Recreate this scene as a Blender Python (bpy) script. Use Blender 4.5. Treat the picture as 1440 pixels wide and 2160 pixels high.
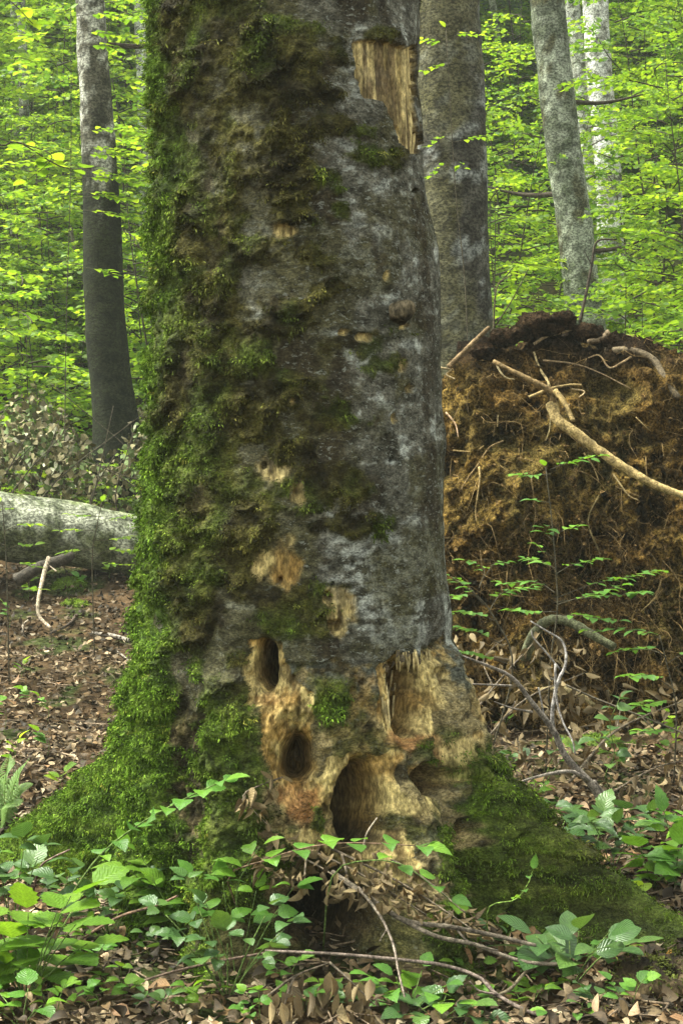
import bpy, math, random
import numpy as np
from mathutils import Vector, Matrix

# ------------------------------------------------------------------ camera, light, exposure
for o in list(bpy.data.objects):
    bpy.data.objects.remove(o)
SC = bpy.context.scene
COL = SC.collection
rng = np.random.default_rng(7)
random.seed(7)

F, CX, CY, CAMD, CAMH = 3324.0, 720.0, 1000.0, 5.5, 1.5      # focal length and horizon in photo pixels
cam = bpy.data.cameras.new('camera')
cam.sensor_fit = 'VERTICAL'; cam.sensor_height = 36.0
cam.lens = F / 2160 * 36
cam.shift_y = (CY - 1080) / 2160
cam.clip_start = 0.05; cam.clip_end = 600
co = bpy.data.objects.new('camera', cam); COL.objects.link(co)
co.location = (0, -CAMD, CAMH); co.rotation_euler = (math.pi / 2, 0, 0)
SC.camera = co

SUN_EL, SUN_AZ = math.radians(60), math.atan2(-0.85, 0.12)    # sun stands high, to the left and a little behind the tree
world = bpy.data.worlds.new('World'); SC.world = world; world.use_nodes = True
wt = world.node_tree; wt.nodes.clear()
wo = wt.nodes.new('ShaderNodeOutputWorld'); wb = wt.nodes.new('ShaderNodeBackground')
ws = wt.nodes.new('ShaderNodeTexSky'); ws.sky_type = 'NISHITA'; ws.sun_disc = False
ws.sun_elevation = SUN_EL; ws.sun_rotation = SUN_AZ; ws.dust_density = 4.0; ws.air_density = 1.0; ws.ozone_density = 1.0
wh = wt.nodes.new('ShaderNodeHueSaturation'); wh.inputs['Saturation'].default_value = 0.08
wm = wt.nodes.new('ShaderNodeMix'); wm.data_type = 'RGBA'; wm.blend_type = 'MULTIPLY'; wm.inputs[0].default_value = 1.0
wm.inputs[7].default_value = (.97, 1.0, .90, 1)          # even overcast veil, seen through green canopy
wt.links.new(ws.outputs[0], wh.inputs['Color']); wt.links.new(wh.outputs[0], wm.inputs[6]); wt.links.new(wm.outputs[2], wb.inputs[0])
wb.inputs[1].default_value = 0.075
wt.links.new(wb.outputs[0], wo.inputs[0])
sl = bpy.data.lights.new('sun', 'SUN'); sl.energy = 1.5; sl.angle = math.radians(22); sl.color = (1.0, 0.985, 0.82)
so = bpy.data.objects.new('sun', sl); COL.objects.link(so)
sdir = Vector((math.sin(SUN_AZ) * math.cos(SUN_EL), math.cos(SUN_AZ) * math.cos(SUN_EL), math.sin(SUN_EL)))
so.rotation_euler = sdir.to_track_quat('Z', 'Y').to_euler(); so.location = (0, 0, 12)

SC.view_settings.view_transform = 'Standard'; SC.view_settings.look = 'None'
SC.view_settings.exposure = 2.75; SC.view_settings.gamma = 1.0; SC.view_settings.use_curve_mapping = False
SC.render.engine = 'CYCLES'
SC.cycles.max_bounces = 8; SC.cycles.diffuse_bounces = 4; SC.cycles.transmission_bounces = 4
SC.cycles.glossy_bounces = 2; SC.cycles.transparent_max_bounces = 4
SC.cycles.use_denoising = True

# ------------------------------------------------------------------ numeric helpers
def A(*v): return np.array(v, dtype=np.float64)
def sstep(a, b, x):
    t = np.clip((x - a) / (b - a), 0, 1); return t * t * (3 - 2 * t)
def vnoise(p, seed=0):
    """value noise, 0..1, p is (N,3)"""
    pi = np.floor(p).astype(np.int64); f = p - pi; f = f * f * f * (f * (f * 6 - 15) + 10)
    def h(ix, iy, iz):
        n = (ix * 73856093) ^ (iy * 19349663) ^ (iz * 83492791) ^ (seed * 2654435761)
        n = (n ^ (n >> 13)) * 1274126177 & 0x7fffffff
        n = (n ^ (n >> 15)) * 668265263 & 0x7fffffff
        return ((n ^ (n >> 12)) & 0xffff) / 65535.0
    x, y, z = pi[:, 0], pi[:, 1], pi[:, 2]
    c = [[[h(x + i, y + j, z + k) for k in (0, 1)] for j in (0, 1)] for i in (0, 1)]
    fx, fy, fz = f[:, 0], f[:, 1], f[:, 2]
    def l(a, b, t): return a + (b - a) * t
    return l(l(l(c[0][0][0], c[0][0][1], fz), l(c[0][1][0], c[0][1][1], fz), fy),
             l(l(c[1][0][0], c[1][0][1], fz), l(c[1][1][0], c[1][1][1], fz), fy), fx)
def fbm(p, sc=1.0, octv=4, seed=0, gain=.5):
    if np.isscalar(sc): sc = (sc, sc, sc)
    q = p * np.array(sc); s = 0; a = 1.0; t = 0
    for i in range(octv):
        s = s + a * vnoise(q + 17.3 * i, seed + i * 7); t += a; a *= gain; q = q * 2.03
    return s / t
def ridge(p, sc, octv=4, seed=0):
    return 1 - np.abs(2 * fbm(p, sc, octv, seed) - 1)
def mixc(a, b, t):
    a = np.asarray(a, float); b = np.asarray(b, float); t = np.asarray(t)[:, None]
    return a * (1 - t) + b * t
def unit(v):
    return v / np.maximum(np.linalg.norm(v, axis=-1, keepdims=True), 1e-9)

GP_D = A(-60, 3.0, 5.0, 6.0, 9.0, 11.0, 13.0, 16, 18.0, 22.0, 40.0, 72.0, 90.0, 200)
GP_Z = A(-.9, -.02, -.005, 0, .13, .33, .70, 1.35, 1.95, 3.3, 12.0, 29.0, 33.0, 34)
def ground_z(x, y):
    x = np.atleast_1d(np.asarray(x, float)); y = np.atleast_1d(np.asarray(y, float))
    d = y + CAMD
    z = np.interp(d, GP_D, GP_Z)
    p = np.stack([x, y, np.zeros_like(x)], 1)
    near = sstep(60, 20, d)
    z = z + (fbm(p, .5, 2, 31) - .5) * .18 * sstep(6.3, 9, d) + (fbm(p, 2.2, 3, 33) - .5) * .09 * near
    z = z - .04 * sstep(1.4, .9, np.hypot((x + .05) / .6, (y + 1.0) / .35))      # dip in front of the hollow
    z = z + (fbm(p, .08, 3, 35) - .5) * 6 * sstep(25, 70, d)
    return z
def gz(x, y): return float(ground_z(x, y)[0])
def PX(px, py, d):
    return A((px - CX) / F * d, d - CAMD, CAMH - (py - CY) / F * d)
_ds = np.concatenate([np.linspace(3.6, 25, 1800), np.linspace(25, 120, 500)])
def GP(px, py, h=0.0):
    """the ground point seen at a photo pixel"""
    x = (px - CX) / F * _ds; y = _ds - CAMD; z = CAMH - (py - CY) / F * _ds
    hit = np.nonzero(z <= ground_z(x, y) + h)[0]
    i = hit[0] if len(hit) else len(_ds) - 1
    return A(x[i], y[i], float(ground_z(x[i], y[i])[0]) + h)
def proj(P):
    d = P[:, 1] + CAMD
    return CX + F * P[:, 0] / d, CY - F * (P[:, 2] - CAMH) / d, d

# ------------------------------------------------------------------ object helpers
def build(name, V, F3=None, F4=None, mat=None, col=None, rnd=None, luv=None, parent=None, smooth=True, normals=None):
    V = np.asarray(V, dtype=np.float32)
    loops = []; tot = []
    if F4 is not None and len(F4):
        F4 = np.asarray(F4, np.int32); loops.append(F4.ravel()); tot.append(np.full(len(F4), 4, np.int32))
    if F3 is not None and len(F3):
        F3 = np.asarray(F3, np.int32); loops.append(F3.ravel()); tot.append(np.full(len(F3), 3, np.int32))
    loops = np.concatenate(loops); tot = np.concatenate(tot)
    me = bpy.data.meshes.new(name)
    me.vertices.add(len(V)); me.vertices.foreach_set('co', V.ravel())
    me.loops.add(len(loops)); me.loops.foreach_set('vertex_index', loops)
    st = np.zeros(len(tot), np.int32); st[1:] = np.cumsum(tot)[:-1]
    me.polygons.add(len(tot)); me.polygons.foreach_set('loop_start', st)
    me.polygons.foreach_set('use_smooth', np.full(len(tot), smooth))
    if col is not None:
        a = me.attributes.new('col', 'FLOAT_COLOR', 'POINT')
        c = np.ones((len(V), 4), np.float32); c[:, :3] = col; a.data.foreach_set('color', c.ravel())
    if rnd is not None:
        a = me.attributes.new('rnd', 'FLOAT', 'POINT'); a.data.foreach_set('value', np.asarray(rnd, np.float32))
    if luv is not None:
        a = me.attributes.new('luv', 'FLOAT_VECTOR', 'POINT')
        c = np.zeros((len(V), 3), np.float32); c[:, :2] = luv; a.data.foreach_set('vector', c.ravel())
    me.update(calc_edges=True); me.validate()
    if normals is not None and len(me.vertices) == len(V):
        me.normals_split_custom_set_from_vertices(np.asarray(normals, np.float32))
    if mat: me.materials.append(mat)
    o = bpy.data.objects.new(name, me); COL.objects.link(o)
    if parent: o.parent = parent
    return o
def thing(name, loc, label, cat, group=None):
    o = bpy.data.objects.new(name, None); COL.objects.link(o); o.location = Vector([float(v) for v in loc])
    o.empty_display_size = .1
    return tag(o, label, cat, group)
def tag(o, label=None, cat=None, group=None, kind=None):
    if label: o['label'] = label
    if cat: o['category'] = cat
    if group: o['group'] = group
    if kind: o['kind'] = kind
    return o
def copy_tree(o, parent=None):
    c = o.copy(); COL.objects.link(c); c.parent = parent
    for ch in list(o.children): copy_tree(ch, c)
    return c

class Acc:
    def __init__(s): s.V = []; s.F3 = []; s.F4 = []; s.C = []; s.R = []; s.U = []; s.n = 0
    def add(s, V, F3=None, F4=None, C=None, R=None, U=None):
        V = np.asarray(V, float); s.V.append(V)
        if F3 is not None and len(F3): s.F3.append(np.asarray(F3) + s.n)
        if F4 is not None and len(F4): s.F4.append(np.asarray(F4) + s.n)
        n = len(V)
        s.C.append(np.broadcast_to(C if C is not None else A(.5, .5, .5), (n, 3)))
        s.R.append(np.broadcast_to(R if R is not None else 0.0, (n,)))
        s.U.append(np.broadcast_to(U if U is not None else A(0, 0), (n, 2)))
        s.n += n; return s
    def build(s, name, mat, parent=None, off=None, smooth=True):
        V = np.concatenate(s.V)
        if off is not None: V = V - np.asarray(off)
        return build(name, V, np.concatenate(s.F3) if s.F3 else None, np.concatenate(s.F4) if s.F4 else None, mat,
                     np.concatenate(s.C), np.concatenate(s.R), np.concatenate(s.U), parent, smooth)

def catmull(P, n):
    P = np.asarray(P, float)
    if len(P) < 3:
        t = np.linspace(0, 1, n)[:, None]; return P[0] * (1 - t) + P[-1] * t
    Q = np.vstack([2 * P[0] - P[1], P, 2 * P[-1] - P[-2]])
    out = []
    ts = np.linspace(0, len(P) - 1 - 1e-6, n)
    for t in ts:
        i = int(t); u = t - i; a, b, c, d = Q[i], Q[i + 1], Q[i + 2], Q[i + 3]
        out.append(.5 * ((2 * b) + (-a + c) * u + (2 * a - 5 * b + 4 * c - d) * u * u + (-a + 3 * b - 3 * c + d) * u ** 3))
    return np.array(out)
def tube(P, R, sides=6, rough=0.0, seed=0, cap=True):
    P = np.asarray(P, float); n = len(P); R = np.broadcast_to(np.asarray(R, float), (n,))
    T = unit(np.gradient(P, axis=0))
    ref = A(0, 0, 1) if abs(T[0][2]) < .9 else A(1, 0, 0)
    N = np.zeros_like(P); u = np.cross(T[0], ref); u /= np.linalg.norm(u); N[0] = u
    for i in range(1, n):
        v = N[i - 1] - T[i] * np.dot(N[i - 1], T[i]); N[i] = v / max(np.linalg.norm(v), 1e-9)
    B = np.cross(T, N)
    a = np.linspace(0, 2 * np.pi, sides, endpoint=False)
    ring = N[:, None] * np.cos(a)[None, :, None] + B[:, None] * np.sin(a)[None, :, None]
    rr = np.broadcast_to(R[:, None], (n, sides)).copy()
    if rough:
        q = (P[:, None] + ring * R[:, None, None]).reshape(-1, 3)
        rr = rr * (1 + rough * (fbm(q, 1.2 / max(R.mean(), .004), 3, seed) - .5).reshape(n, sides))
    V = (P[:, None] + ring * rr[:, :, None]).reshape(-1, 3)
    i = np.arange(n - 1)[:, None] * sides; j = np.arange(sides)[None]; k = (np.arange(sides) + 1) % sides
    F4 = np.stack([i + j, i + k[None], i + sides + k[None], i + sides + j], -1).reshape(-1, 4)
    F3 = np.zeros((0, 3), int)
    if cap:
        V = np.vstack([V, P[0], P[-1]]); b = n * sides; e = (n - 1) * sides
        F3 = np.concatenate([np.stack([np.full(sides, b), k, np.arange(sides)], 1), np.stack([np.full(sides, b + 1), e + np.arange(sides), e + k], 1)])
    return V, F3, F4

# leaves: x runs from stalk to tip (length 1), y across, z up
def leaf_tpl(kind='beech', n=5):
    t = np.linspace(0, 1, n + 2); w = np.zeros(n + 2); z = np.zeros(n + 2)
    if kind == 'beech': w = .34 * np.sin(np.pi * t ** .82) ** .85; z = .10 * t * (1 - t) * 2 - .12 * t * t
    elif kind == 'broad': w = .39 * np.sin(np.pi * t ** .69) ** .88; z = .12 * t * (1 - t) * 2 - .20 * t * t
    elif kind == 'lance': w = .27 * np.sin(np.pi * t ** .7) ** .9; z = .2 * t * (1 - t) - .30 * t * t
    elif kind == 'lobed': w = .46 * np.sin(np.pi * t ** .8) ** .7; z = .06 * t - .14 * t * t
    elif kind == 'dead': w = .33 * np.sin(np.pi * t ** .8) ** .85; z = -.35 * t * t
    elif kind == 'curl': w = .42 * np.sin(np.pi * t ** .8) ** .85; z = -.30 * t * t
    if kind in ('broad', 'lance', 'lobed') and n >= 8:
        s = {'broad': .07, 'lance': .10, 'lobed': .12}[kind]
        w = w * (1 + s * np.where(np.arange(n + 2) % 2 == 0, 1, -1))
    V = [[0, 0, z[0]]]; U = [[0, 0]]
    fold = {'beech': .18, 'broad': .16, 'lance': .35, 'lobed': .12, 'dead': .5, 'curl': 0}[kind]
    for i in range(1, n + 1):
        for s in (-1, 0, 1):
            if kind == 'curl':
                a = 1.25 * s; V.append([t[i], w[i] * .62 * math.sin(a), z[i] + w[i] * (1 - math.cos(a)) * .95])
            else:
                V.append([t[i], s * w[i], z[i] + fold * abs(s) * w[i]])
            U.append([t[i], s])
    V.append([1, 0, z[-1]]); U.append([1, 0])
    F = [[0, 2, 1], [0, 3, 2]]
    for i in range(n - 1):
        b = 1 + 3 * i
        for k in (0, 1):
            F += [[b + k, b + k + 1, b + 3 + k + 1], [b + k, b + 3 + k + 1, b + 3 + k]]
    b = 1 + 3 * (n - 1); e = len(V) - 1
    F += [[b, b + 1, e], [b + 1, b + 2, e]]
    return np.array(V, float), np.array(F), np.array(U, float)
T_LOW = leaf_tpl('beech', 2); T_FAR = leaf_tpl('beech', 1); T_LIT = leaf_tpl('beech', 3); T_BEECH = leaf_tpl('beech', 4); T_BROAD = leaf_tpl('broad', 9)
T_LANCE = leaf_tpl('lance', 9); T_LOBED = leaf_tpl('lobed', 10); T_DEAD = leaf_tpl('dead', 3); T_CURL = leaf_tpl('curl', 5)
T_BEECHN = leaf_tpl('beech', 7)

def frames(X, Nn):
    X = unit(X); Y = unit(np.cross(Nn, X)); Z = np.cross(X, Y); return X, Y, Z
def scatter(acc, tpl, pos, X, Nn, size, C=None, R=None, wide=None, zs=None):
    """add many leaves to one mesh"""
    V, Fc, U = tpl; m = len(pos); k = len(V)
    X, Y, Z = frames(np.asarray(X, float), np.asarray(Nn, float))
    size = np.broadcast_to(size, (m,))
    wide = np.ones(m) if wide is None else wide; zs = np.ones(m) if zs is None else zs
    W = pos[:, None] + size[:, None, None] * (V[None, :, 0, None] * X[:, None] + V[None, :, 1, None] * Y[:, None] * wide[:, None, None]
                                              + V[None, :, 2, None] * Z[:, None] * zs[:, None, None])
    Fa = (Fc[None] + (np.arange(m) * k)[:, None, None]).reshape(-1, 3)
    R = rng.random(m) if R is None else R
    acc.add(W.reshape(-1, 3), Fa, None, None if C is None else np.repeat(C, k, 0), np.repeat(R, k), np.tile(U, (m, 1)))

# ------------------------------------------------------------------ materials
class NT:
    def __init__(s, name):
        s.m = bpy.data.materials.new(name); s.m.use_nodes = True; s.t = s.m.node_tree; s.t.nodes.clear()
        s.out = s.n('ShaderNodeOutputMaterial')
    def n(s, ty, **kw):
        x = s.t.nodes.new(ty)
        for k, v in kw.items(): setattr(x, k, v)
        return x
    def link(s, a, b): s.t.links.new(a, b)
    def put(s, inp, v):
        if isinstance(v, bpy.types.NodeSocket): s.link(v, inp)
        else: inp.default_value = v
    def noise(s, scale, vec=None, detail=5, rough=.6, dist=0):
        x = s.n('ShaderNodeTexNoise'); x.inputs['Scale'].default_value = scale; x.inputs['Detail'].default_value = detail
        x.inputs['Roughness'].default_value = rough; x.inputs['Distortion'].default_value = dist
        if vec: s.link(vec, x.inputs['Vector'])
        return x.outputs['Fac']
    def attr(s, name, out='Color'):
        return s.n('ShaderNodeAttribute', attribute_name=name).outputs[out]
    def coord(s, scale=None, out='Object'):
        c = s.n('ShaderNodeTexCoord').outputs[out]
        if scale is None: return c
        mp = s.n('ShaderNodeMapping'); mp.inputs['Scale'].default_value = scale; s.link(c, mp.inputs['Vector']); return mp.outputs[0]
    def ramp(s, fac, stops):
        r = s.n('ShaderNodeValToRGB'); e = r.color_ramp.elements
        while len(e) < len(stops): e.new(.5)
        for el, (p, c) in zip(e, stops):
            el.position = p; el.color = (*c, 1) if not np.isscalar(c) else (c, c, c, 1)
        s.link(fac, r.inputs[0]); return r.outputs[0]
    def mix(s, fac, a, b, mode='MIX'):
        x = s.n('ShaderNodeMix', data_type='RGBA', blend_type=mode)
        s.put(x.inputs[0], fac)
        for i, v in ((6, a), (7, b)):
            s.put(x.inputs[i], v if isinstance(v, bpy.types.NodeSocket) else (*v, 1))
        return x.outputs[2]
    def math(s, op, a, b=0.0, c=None):
        x = s.n('ShaderNodeMath', operation=op); s.put(x.inputs[0], a); s.put(x.inputs[1], b)
        if c is not None: s.put(x.inputs[2], c)
        return x.outputs[0]
    def bump(s, h, strength=.5, dist=.01):
        b = s.n('ShaderNodeBump'); b.inputs['Strength'].default_value = strength; b.inputs['Distance'].default_value = dist
        s.link(h, b.inputs['Height']); return b.outputs[0]
    def bsdf(s, color, rough=.8, spec=.2, normal=None):
        p = s.n('ShaderNodeBsdfPrincipled'); s.put(p.inputs['Base Color'], color if isinstance(color, bpy.types.NodeSocket) else (*color, 1))
        s.put(p.inputs['Roughness'], rough); p.inputs['Specular IOR Level'].default_value = spec
        if normal: s.link(normal, p.inputs['Normal'])
        return p.outputs[0]
    def done(s, sh): s.link(sh, s.out.inputs[0]); return s.m
def m_attr(name, vs=40, lo=.6, hi=1.35, rough=.9, spec=.15, bs=60, bstr=.5, bdist=.006, squash=None, vs2=None, lo2=.6, hi2=1.4, fleck=False):
    """colour from the mesh's own colour attribute, broken up by fine grain and relief"""
    n = NT(name); c = n.coord(squash)
    f = n.ramp(n.noise(vs, c, 6, .65), [(.38, lo), (.60, hi)])
    k = n.mix(1.0, n.attr('col'), f, 'MULTIPLY')
    h = n.noise(bs, c, 6, .7)
    if vs2:
        g = n.noise(vs2, c, 4, .7)
        k = n.mix(1.0, k, n.ramp(g, [(.43, lo2), (.57, hi2)]), 'MULTIPLY')
        h = n.math('ADD', h, n.math('MULTIPLY', g, .5))
    if fleck:       # crisp lichen flecks and small dark pits on the open bark
        am = n.attr('rnd', 'Fac'); c2 = n.coord((1, 1, 2.0)); c3 = n.coord((1, 1, 2.8))
        fl = n.math('MULTIPLY', n.ramp(n.noise(42, c2, 5, .72, .4), [(.575, 0.0), (.605, 1.0)]), am)
        k = n.mix(n.math('MULTIPLY', fl, .75), k, n.mix(n.noise(90, c2), (.22, .235, .205), (.42, .44, .40)))
        pit = n.math('MULTIPLY', n.ramp(n.noise(33, c3, 5, .75, .6), [(.375, 1.0), (.40, 0.0)]), am)
        k = n.mix(n.math('MULTIPLY', pit, .7), k, (.016, .014, .010))
        h = n.math('SUBTRACT', n.math('ADD', h, n.math('MULTIPLY', fl, .25)), n.math('MULTIPLY', pit, .8))
    return n.done(n.bsdf(k, rough, spec, n.bump(h, bstr, bdist)))
def m_leaf(name, stops, trans=.42, tcol=(1.25, 1.15, .6), rough=.42, spec=.35, vein=.35):
    n = NT(name)
    r = n.math('FRACT', n.math('ADD', n.attr('rnd', 'Fac'), n.n('ShaderNodeObjectInfo').outputs['Random']))
    c = n.ramp(r, stops)
    sp = n.n('ShaderNodeSeparateXYZ'); n.link(n.attr('luv', 'Vector'), sp.inputs[0])
    ay = n.math('ABSOLUTE', sp.outputs[1])
    v = n.math('SINE', n.math('MULTIPLY', n.math('SUBTRACT', sp.outputs[0], n.math('MULTIPLY', ay, .35)), 50.0))
    mid = n.math('LESS_THAN', ay, .07)
    vv = n.math('MAXIMUM', n.math('MULTIPLY', n.math('GREATER_THAN', v, .8), .6), mid)
    c = n.mix(n.math('MULTIPLY', vv, vein), c, n.mix(1.0, c, (1.5, 1.4, 1.2), 'MULTIPLY'))
    blot = n.ramp(n.noise(9, n.coord(), 3, .6), [(.3, .75), (.7, 1.2)])
    c = n.mix(1.0, c, blot, 'MULTIPLY')
    nm = n.bump(v, .35, .002)
    p = n.bsdf(c, rough, spec, nm)
    tr = n.n('ShaderNodeBsdfTranslucent'); n.link(n.mix(1.0, c, tcol, 'MULTIPLY'), tr.inputs[0])
    mx = n.n('ShaderNodeMixShader'); mx.inputs[0].default_value = trans
    n.link(p, mx.inputs[1]); n.link(tr.outputs[0], mx.inputs[2])
    return n.done(mx.outputs[0])

M_BARK = m_attr('weathered_beech_bark', 30, .55, 1.4, .9, .12, 70, .9, .012, (1, 1, 1.5), 110, .6, 1.35, True)
M_WOOD = m_attr('rotten_wood', 34, .55, 1.4, .9, .08, 55, .9, .008, (1, 1, .45), 95, .65, 1.3)
M_MOSS = m_attr('moss', 25, .6, 1.35, .85, .08, 200, .2, .002)
M_TRUNK = m_attr('tree_bark', 8, .55, 1.4, .85, .15, 30, .9, .02, (1, 1, 1.4), 42, .45, 1.5)
M_SOIL = m_attr('clay_soil', 18, .4, 1.5, .95, .03, 60, 1.0, .03, None, 75, .35, 1.6)
M_ROOT = m_attr('root_bark', 30, .55, 1.4, .85, .1, 60, .7, .006, None, 110, .65, 1.35)
M_TWIG = m_attr('twig_bark', 40, .5, 1.5, .8, .15, 90, .6, .004, None, 120, .6, 1.4)
M_LITTER = m_attr('dead_leaf', 90, .7, 1.3, .7, .25, 120, .3, .002)
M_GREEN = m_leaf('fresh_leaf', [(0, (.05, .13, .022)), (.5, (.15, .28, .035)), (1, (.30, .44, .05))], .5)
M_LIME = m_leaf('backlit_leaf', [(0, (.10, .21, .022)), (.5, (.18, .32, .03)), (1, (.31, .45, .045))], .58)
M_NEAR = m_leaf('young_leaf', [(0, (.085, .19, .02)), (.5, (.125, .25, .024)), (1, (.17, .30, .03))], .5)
M_BLUE = m_leaf('dark_green_leaf', [(0, (.04, .095, .026)), (.6, (.06, .13, .034)), (1, (.09, .17, .036))], .3, rough=.35, spec=.5)  # a darker green leaf, glossier and less translucent
M_HERB = m_leaf('herb_leaf', [(0, (.07, .17, .03)), (.5, (.10, .24, .035)), (1, (.17, .33, .03))], .4, rough=.38, spec=.4)
M_BROWN = m_leaf('withered_leaf', [(0, (.075, .053, .026)), (.5, (.15, .108, .054)), (1, (.26, .195, .10))], .12, (1.1, .9, .7), .6, .3, .5)
M_FERN = m_leaf('fern_leaf', [(0, (.16, .28, .08)), (1, (.22, .34, .10))], .45)

# ------------------------------------------------------------------ ground
def axis(segs):
    out = []
    for a, b, s in segs: out.append(np.arange(a, b, s))
    return np.concatenate(out + [[segs[-1][1]]])
gx = axis([(-140, -40, 12), (-40, -12, 3), (-12, -4, .5), (-4, 4, .05), (4, 12, .5), (12, 40, 3), (40, 140, 12)])
gy = axis([(-60, -12, 6), (-12, -2, .5), (-2, 9, .05), (9, 18, .25), (18, 45, 1.5), (45, 190, 10)])
GX, GY = np.meshgrid(gx, gy); P = np.stack([GX.ravel(), GY.ravel()], 1)
Z = ground_z(P[:, 0], P[:, 1])
P3 = np.column_stack([P, Z])
Z = Z + (fbm(P3, 14, 3, 5) - .5) * .03 * sstep(14, 8, P[:, 1])
P3[:, 2] = Z
nx = len(gx); i = np.arange(len(gy) - 1)[:, None] * nx; j = np.arange(nx - 1)[None]
F4 = np.stack([i + j, i + j + 1, i + nx + j + 1, i + nx + j], -1).reshape(-1, 4)
gn = fbm(P3, 3, 4, 41); gc = mixc(mixc((.028, .018, .010), (.075, .048, .026), sstep(.3, .7, fbm(P3, 9, 3, 42))), (.03, .045, .012), sstep(.56, .66, gn) * .8)
gc = mixc(gc, (.02, .035, .012), sstep(14, 24, P[:, 1]))
g = build('ground', P3, None, F4, m_attr('forest_floor', 25, .5, 1.5, .95, .05, 50, .8, .015), gc)
tag(g, 'brown forest floor rising to a wooded slope', 'ground', kind='structure')

# ------------------------------------------------------------------ the great mossy beech
AX0 = -0.19
zs = np.concatenate([np.arange(-.22, 3.35, .0050), np.linspace(3.36, 5.6, 50)])
th = np.radians(np.concatenate([np.linspace(-205, 25, 436, endpoint=False), np.linspace(25, 155, 56, endpoint=False)]))
nz, nt = len(zs), len(th)
ZZ, TH = np.meshgrid(zs, th, indexing='ij'); ZZ = ZZ.ravel(); TH = TH.ravel()
R0 = np.interp(ZZ, [-.3, 0, .2, .5, .8, 1.17, 1.5, 2.16, 3.155, 5.6], [.60, .57, .55, .535, .53, .522, .502, .470, .428, .38])
AXX = np.interp(ZZ, [0, 1.2, 1.5, 3.155, 5.6], [AX0, -.158, -.144, -.176, -.24])
roots = [  # angle, half width (m), ridge radius by height
    (156, .19, [-.3, -.1, 0, .128, .25, .446, .628, .806, .98, 1.3], [2.6, 2.0, 1.55, 1.18, .98, .745, .625, .55, .50, .40]),
    (-21, .155, [-.3, -.05, .068, .133, .186, .268, .322, .407, .557, .71, .866, 1.05], [2.4, 1.75, 1.38, 1.27, 1.17, 1.06, .97, .865, .745, .665, .60, .40]),
    (-106, .17, [-.3, -.1, 0, .15, .35, .6, .85, 1.1], [1.15, .95, .85, .74, .66, .60, .565, .40]),
    (-52, .16, [-.3, -.1, 0, .15, .35, .6, .85, 1.1], [1.25, 1.05, .95, .86, .75, .65, .59, .40]),
    (60, .2, [-.3, 0, .3, .8, 1.2], [2.0, 1.3, .8, .6, .40]),
    (112, .2, [-.3, 0, .3, .8, 1.2], [1.8, 1.2, .75, .58, .40]),
]
E = np.zeros_like(R0)
for ang, w, zz_, rr_ in roots:
    rr = np.interp(ZZ, zz_, rr_)
    da = (TH - math.radians(ang) + np.pi) % (2 * np.pi) - np.pi
    ww = w * np.interp(ZZ, [0, .4, 1.2], [1.0, 1.1, 1.5])
    e = np.maximum(rr - R0, 0) * np.exp(-(np.abs(da) * np.minimum(rr, 1.25) * .8 / ww) ** 2.0)
    E = np.maximum(E, e) + .25 * np.minimum(E, e)
RR = R0 + E
CT, ST = np.cos(TH), np.sin(TH)
def trunk_pos(r, dz=0): return np.stack([AXX + r * CT, r * ST, ZZ + dz], 1)
Pb = trunk_pos(RR)
q = np.stack([CT * .55, ST * .55, ZZ], 1)            # bark coordinates that do not stretch along the roots
RR = RR + (fbm(Pb, 2.3, 3, 51) - .5) * .075 + (fbm(q, (7, 7, 2.5), 3, 52) - .5) * .03
Pb = trunk_pos(RR)
px, py, pd = proj(Pb)
front = (ST < .45)
wx = (fbm(q, 16, 4, 61) - .5); wy = (fbm(q, 16, 4, 62) - .5)
qx = px + wx * 75; qy = py + wy * 75                    # warped picture position: ragged outlines
def ell(cx, cy, rx, ry, soft=.35, warp=.6):
    x = px + wx * 75 * warp; y = py + wy * 75 * warp
    d = np.sqrt(((x - cx) / rx) ** 2 + ((y - cy) / ry) ** 2)
    return sstep(1 + soft, 1 - soft, d) * front
def poly(pts, warp=.35):
    x = px + wx * 75 * warp; y = py + wy * 75 * warp; ins = np.zeros(len(x), bool); n = len(pts)
    for k in range(n):
        (x0, y0), (x1, y1) = pts[k], pts[(k + 1) % n]
        if y0 == y1: continue
        c = ((y0 > y) != (y1 > y)) & (x < (x1 - x0) * (y - y0) / (y1 - y0) + x0); ins ^= c
    return (ins & front).astype(float)

# --- moss cover
xb = np.interp(py, [0, 200, 400, 600, 800, 1000, 1150, 1250, 1380, 1450, 1600, 1800, 2000], [720, 690, 640, 660, 690, 730, 690, 640, 540, 470, 500, 560, 620])
mn = fbm(q, (7, 7, 9), 5, 71)
moss = sstep(-.15, .6, (xb - px) / 300 + (mn - .5) * 2.6)
for cx, cy, rx, ry, s in [(690, 275, 85, 22, 1), (790, 335, 65, 18, .9), (800, 75, 50, 20, .7), (700, 880, 70, 28, .9), (705, 1020, 70, 45, 1), (740, 1100, 80, 26, 1),
                          (660, 548, 45, 26, 1), (695, 612, 40, 20, .9), (700, 1480, 55, 60, .7), (640, 1290, 110, 60, .8), (740, 725, 90, 28, .6), (800, 770, 40, 22, .7),
                          (840, 700, 40, 50, .4), (950, 1600, 70, 70, .5), (470, 1700, 90, 260, 1), (680, 1720, 22, 28, 1)]:
    moss = np.maximum(moss, s * ell(cx, cy, rx, ry, .5, .8))
low = sstep(1480, 1640, py) * sstep(840, 960, px)
moss = np.maximum(moss, low * sstep(.30, .60, mn + .34 * sstep(850, 1120, px) + .16 * sstep(1600, 1900, py) - .22))
moss = np.maximum(moss, sstep(1120, 1250, px) * sstep(.25, .5, mn + .05))
crease = sstep(415, 385, qx) * sstep(335, 375, qx) * sstep(1330, 1500, qy) * sstep(.35, .5, fbm(q, (20, 20, 5), 3, 77))
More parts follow.
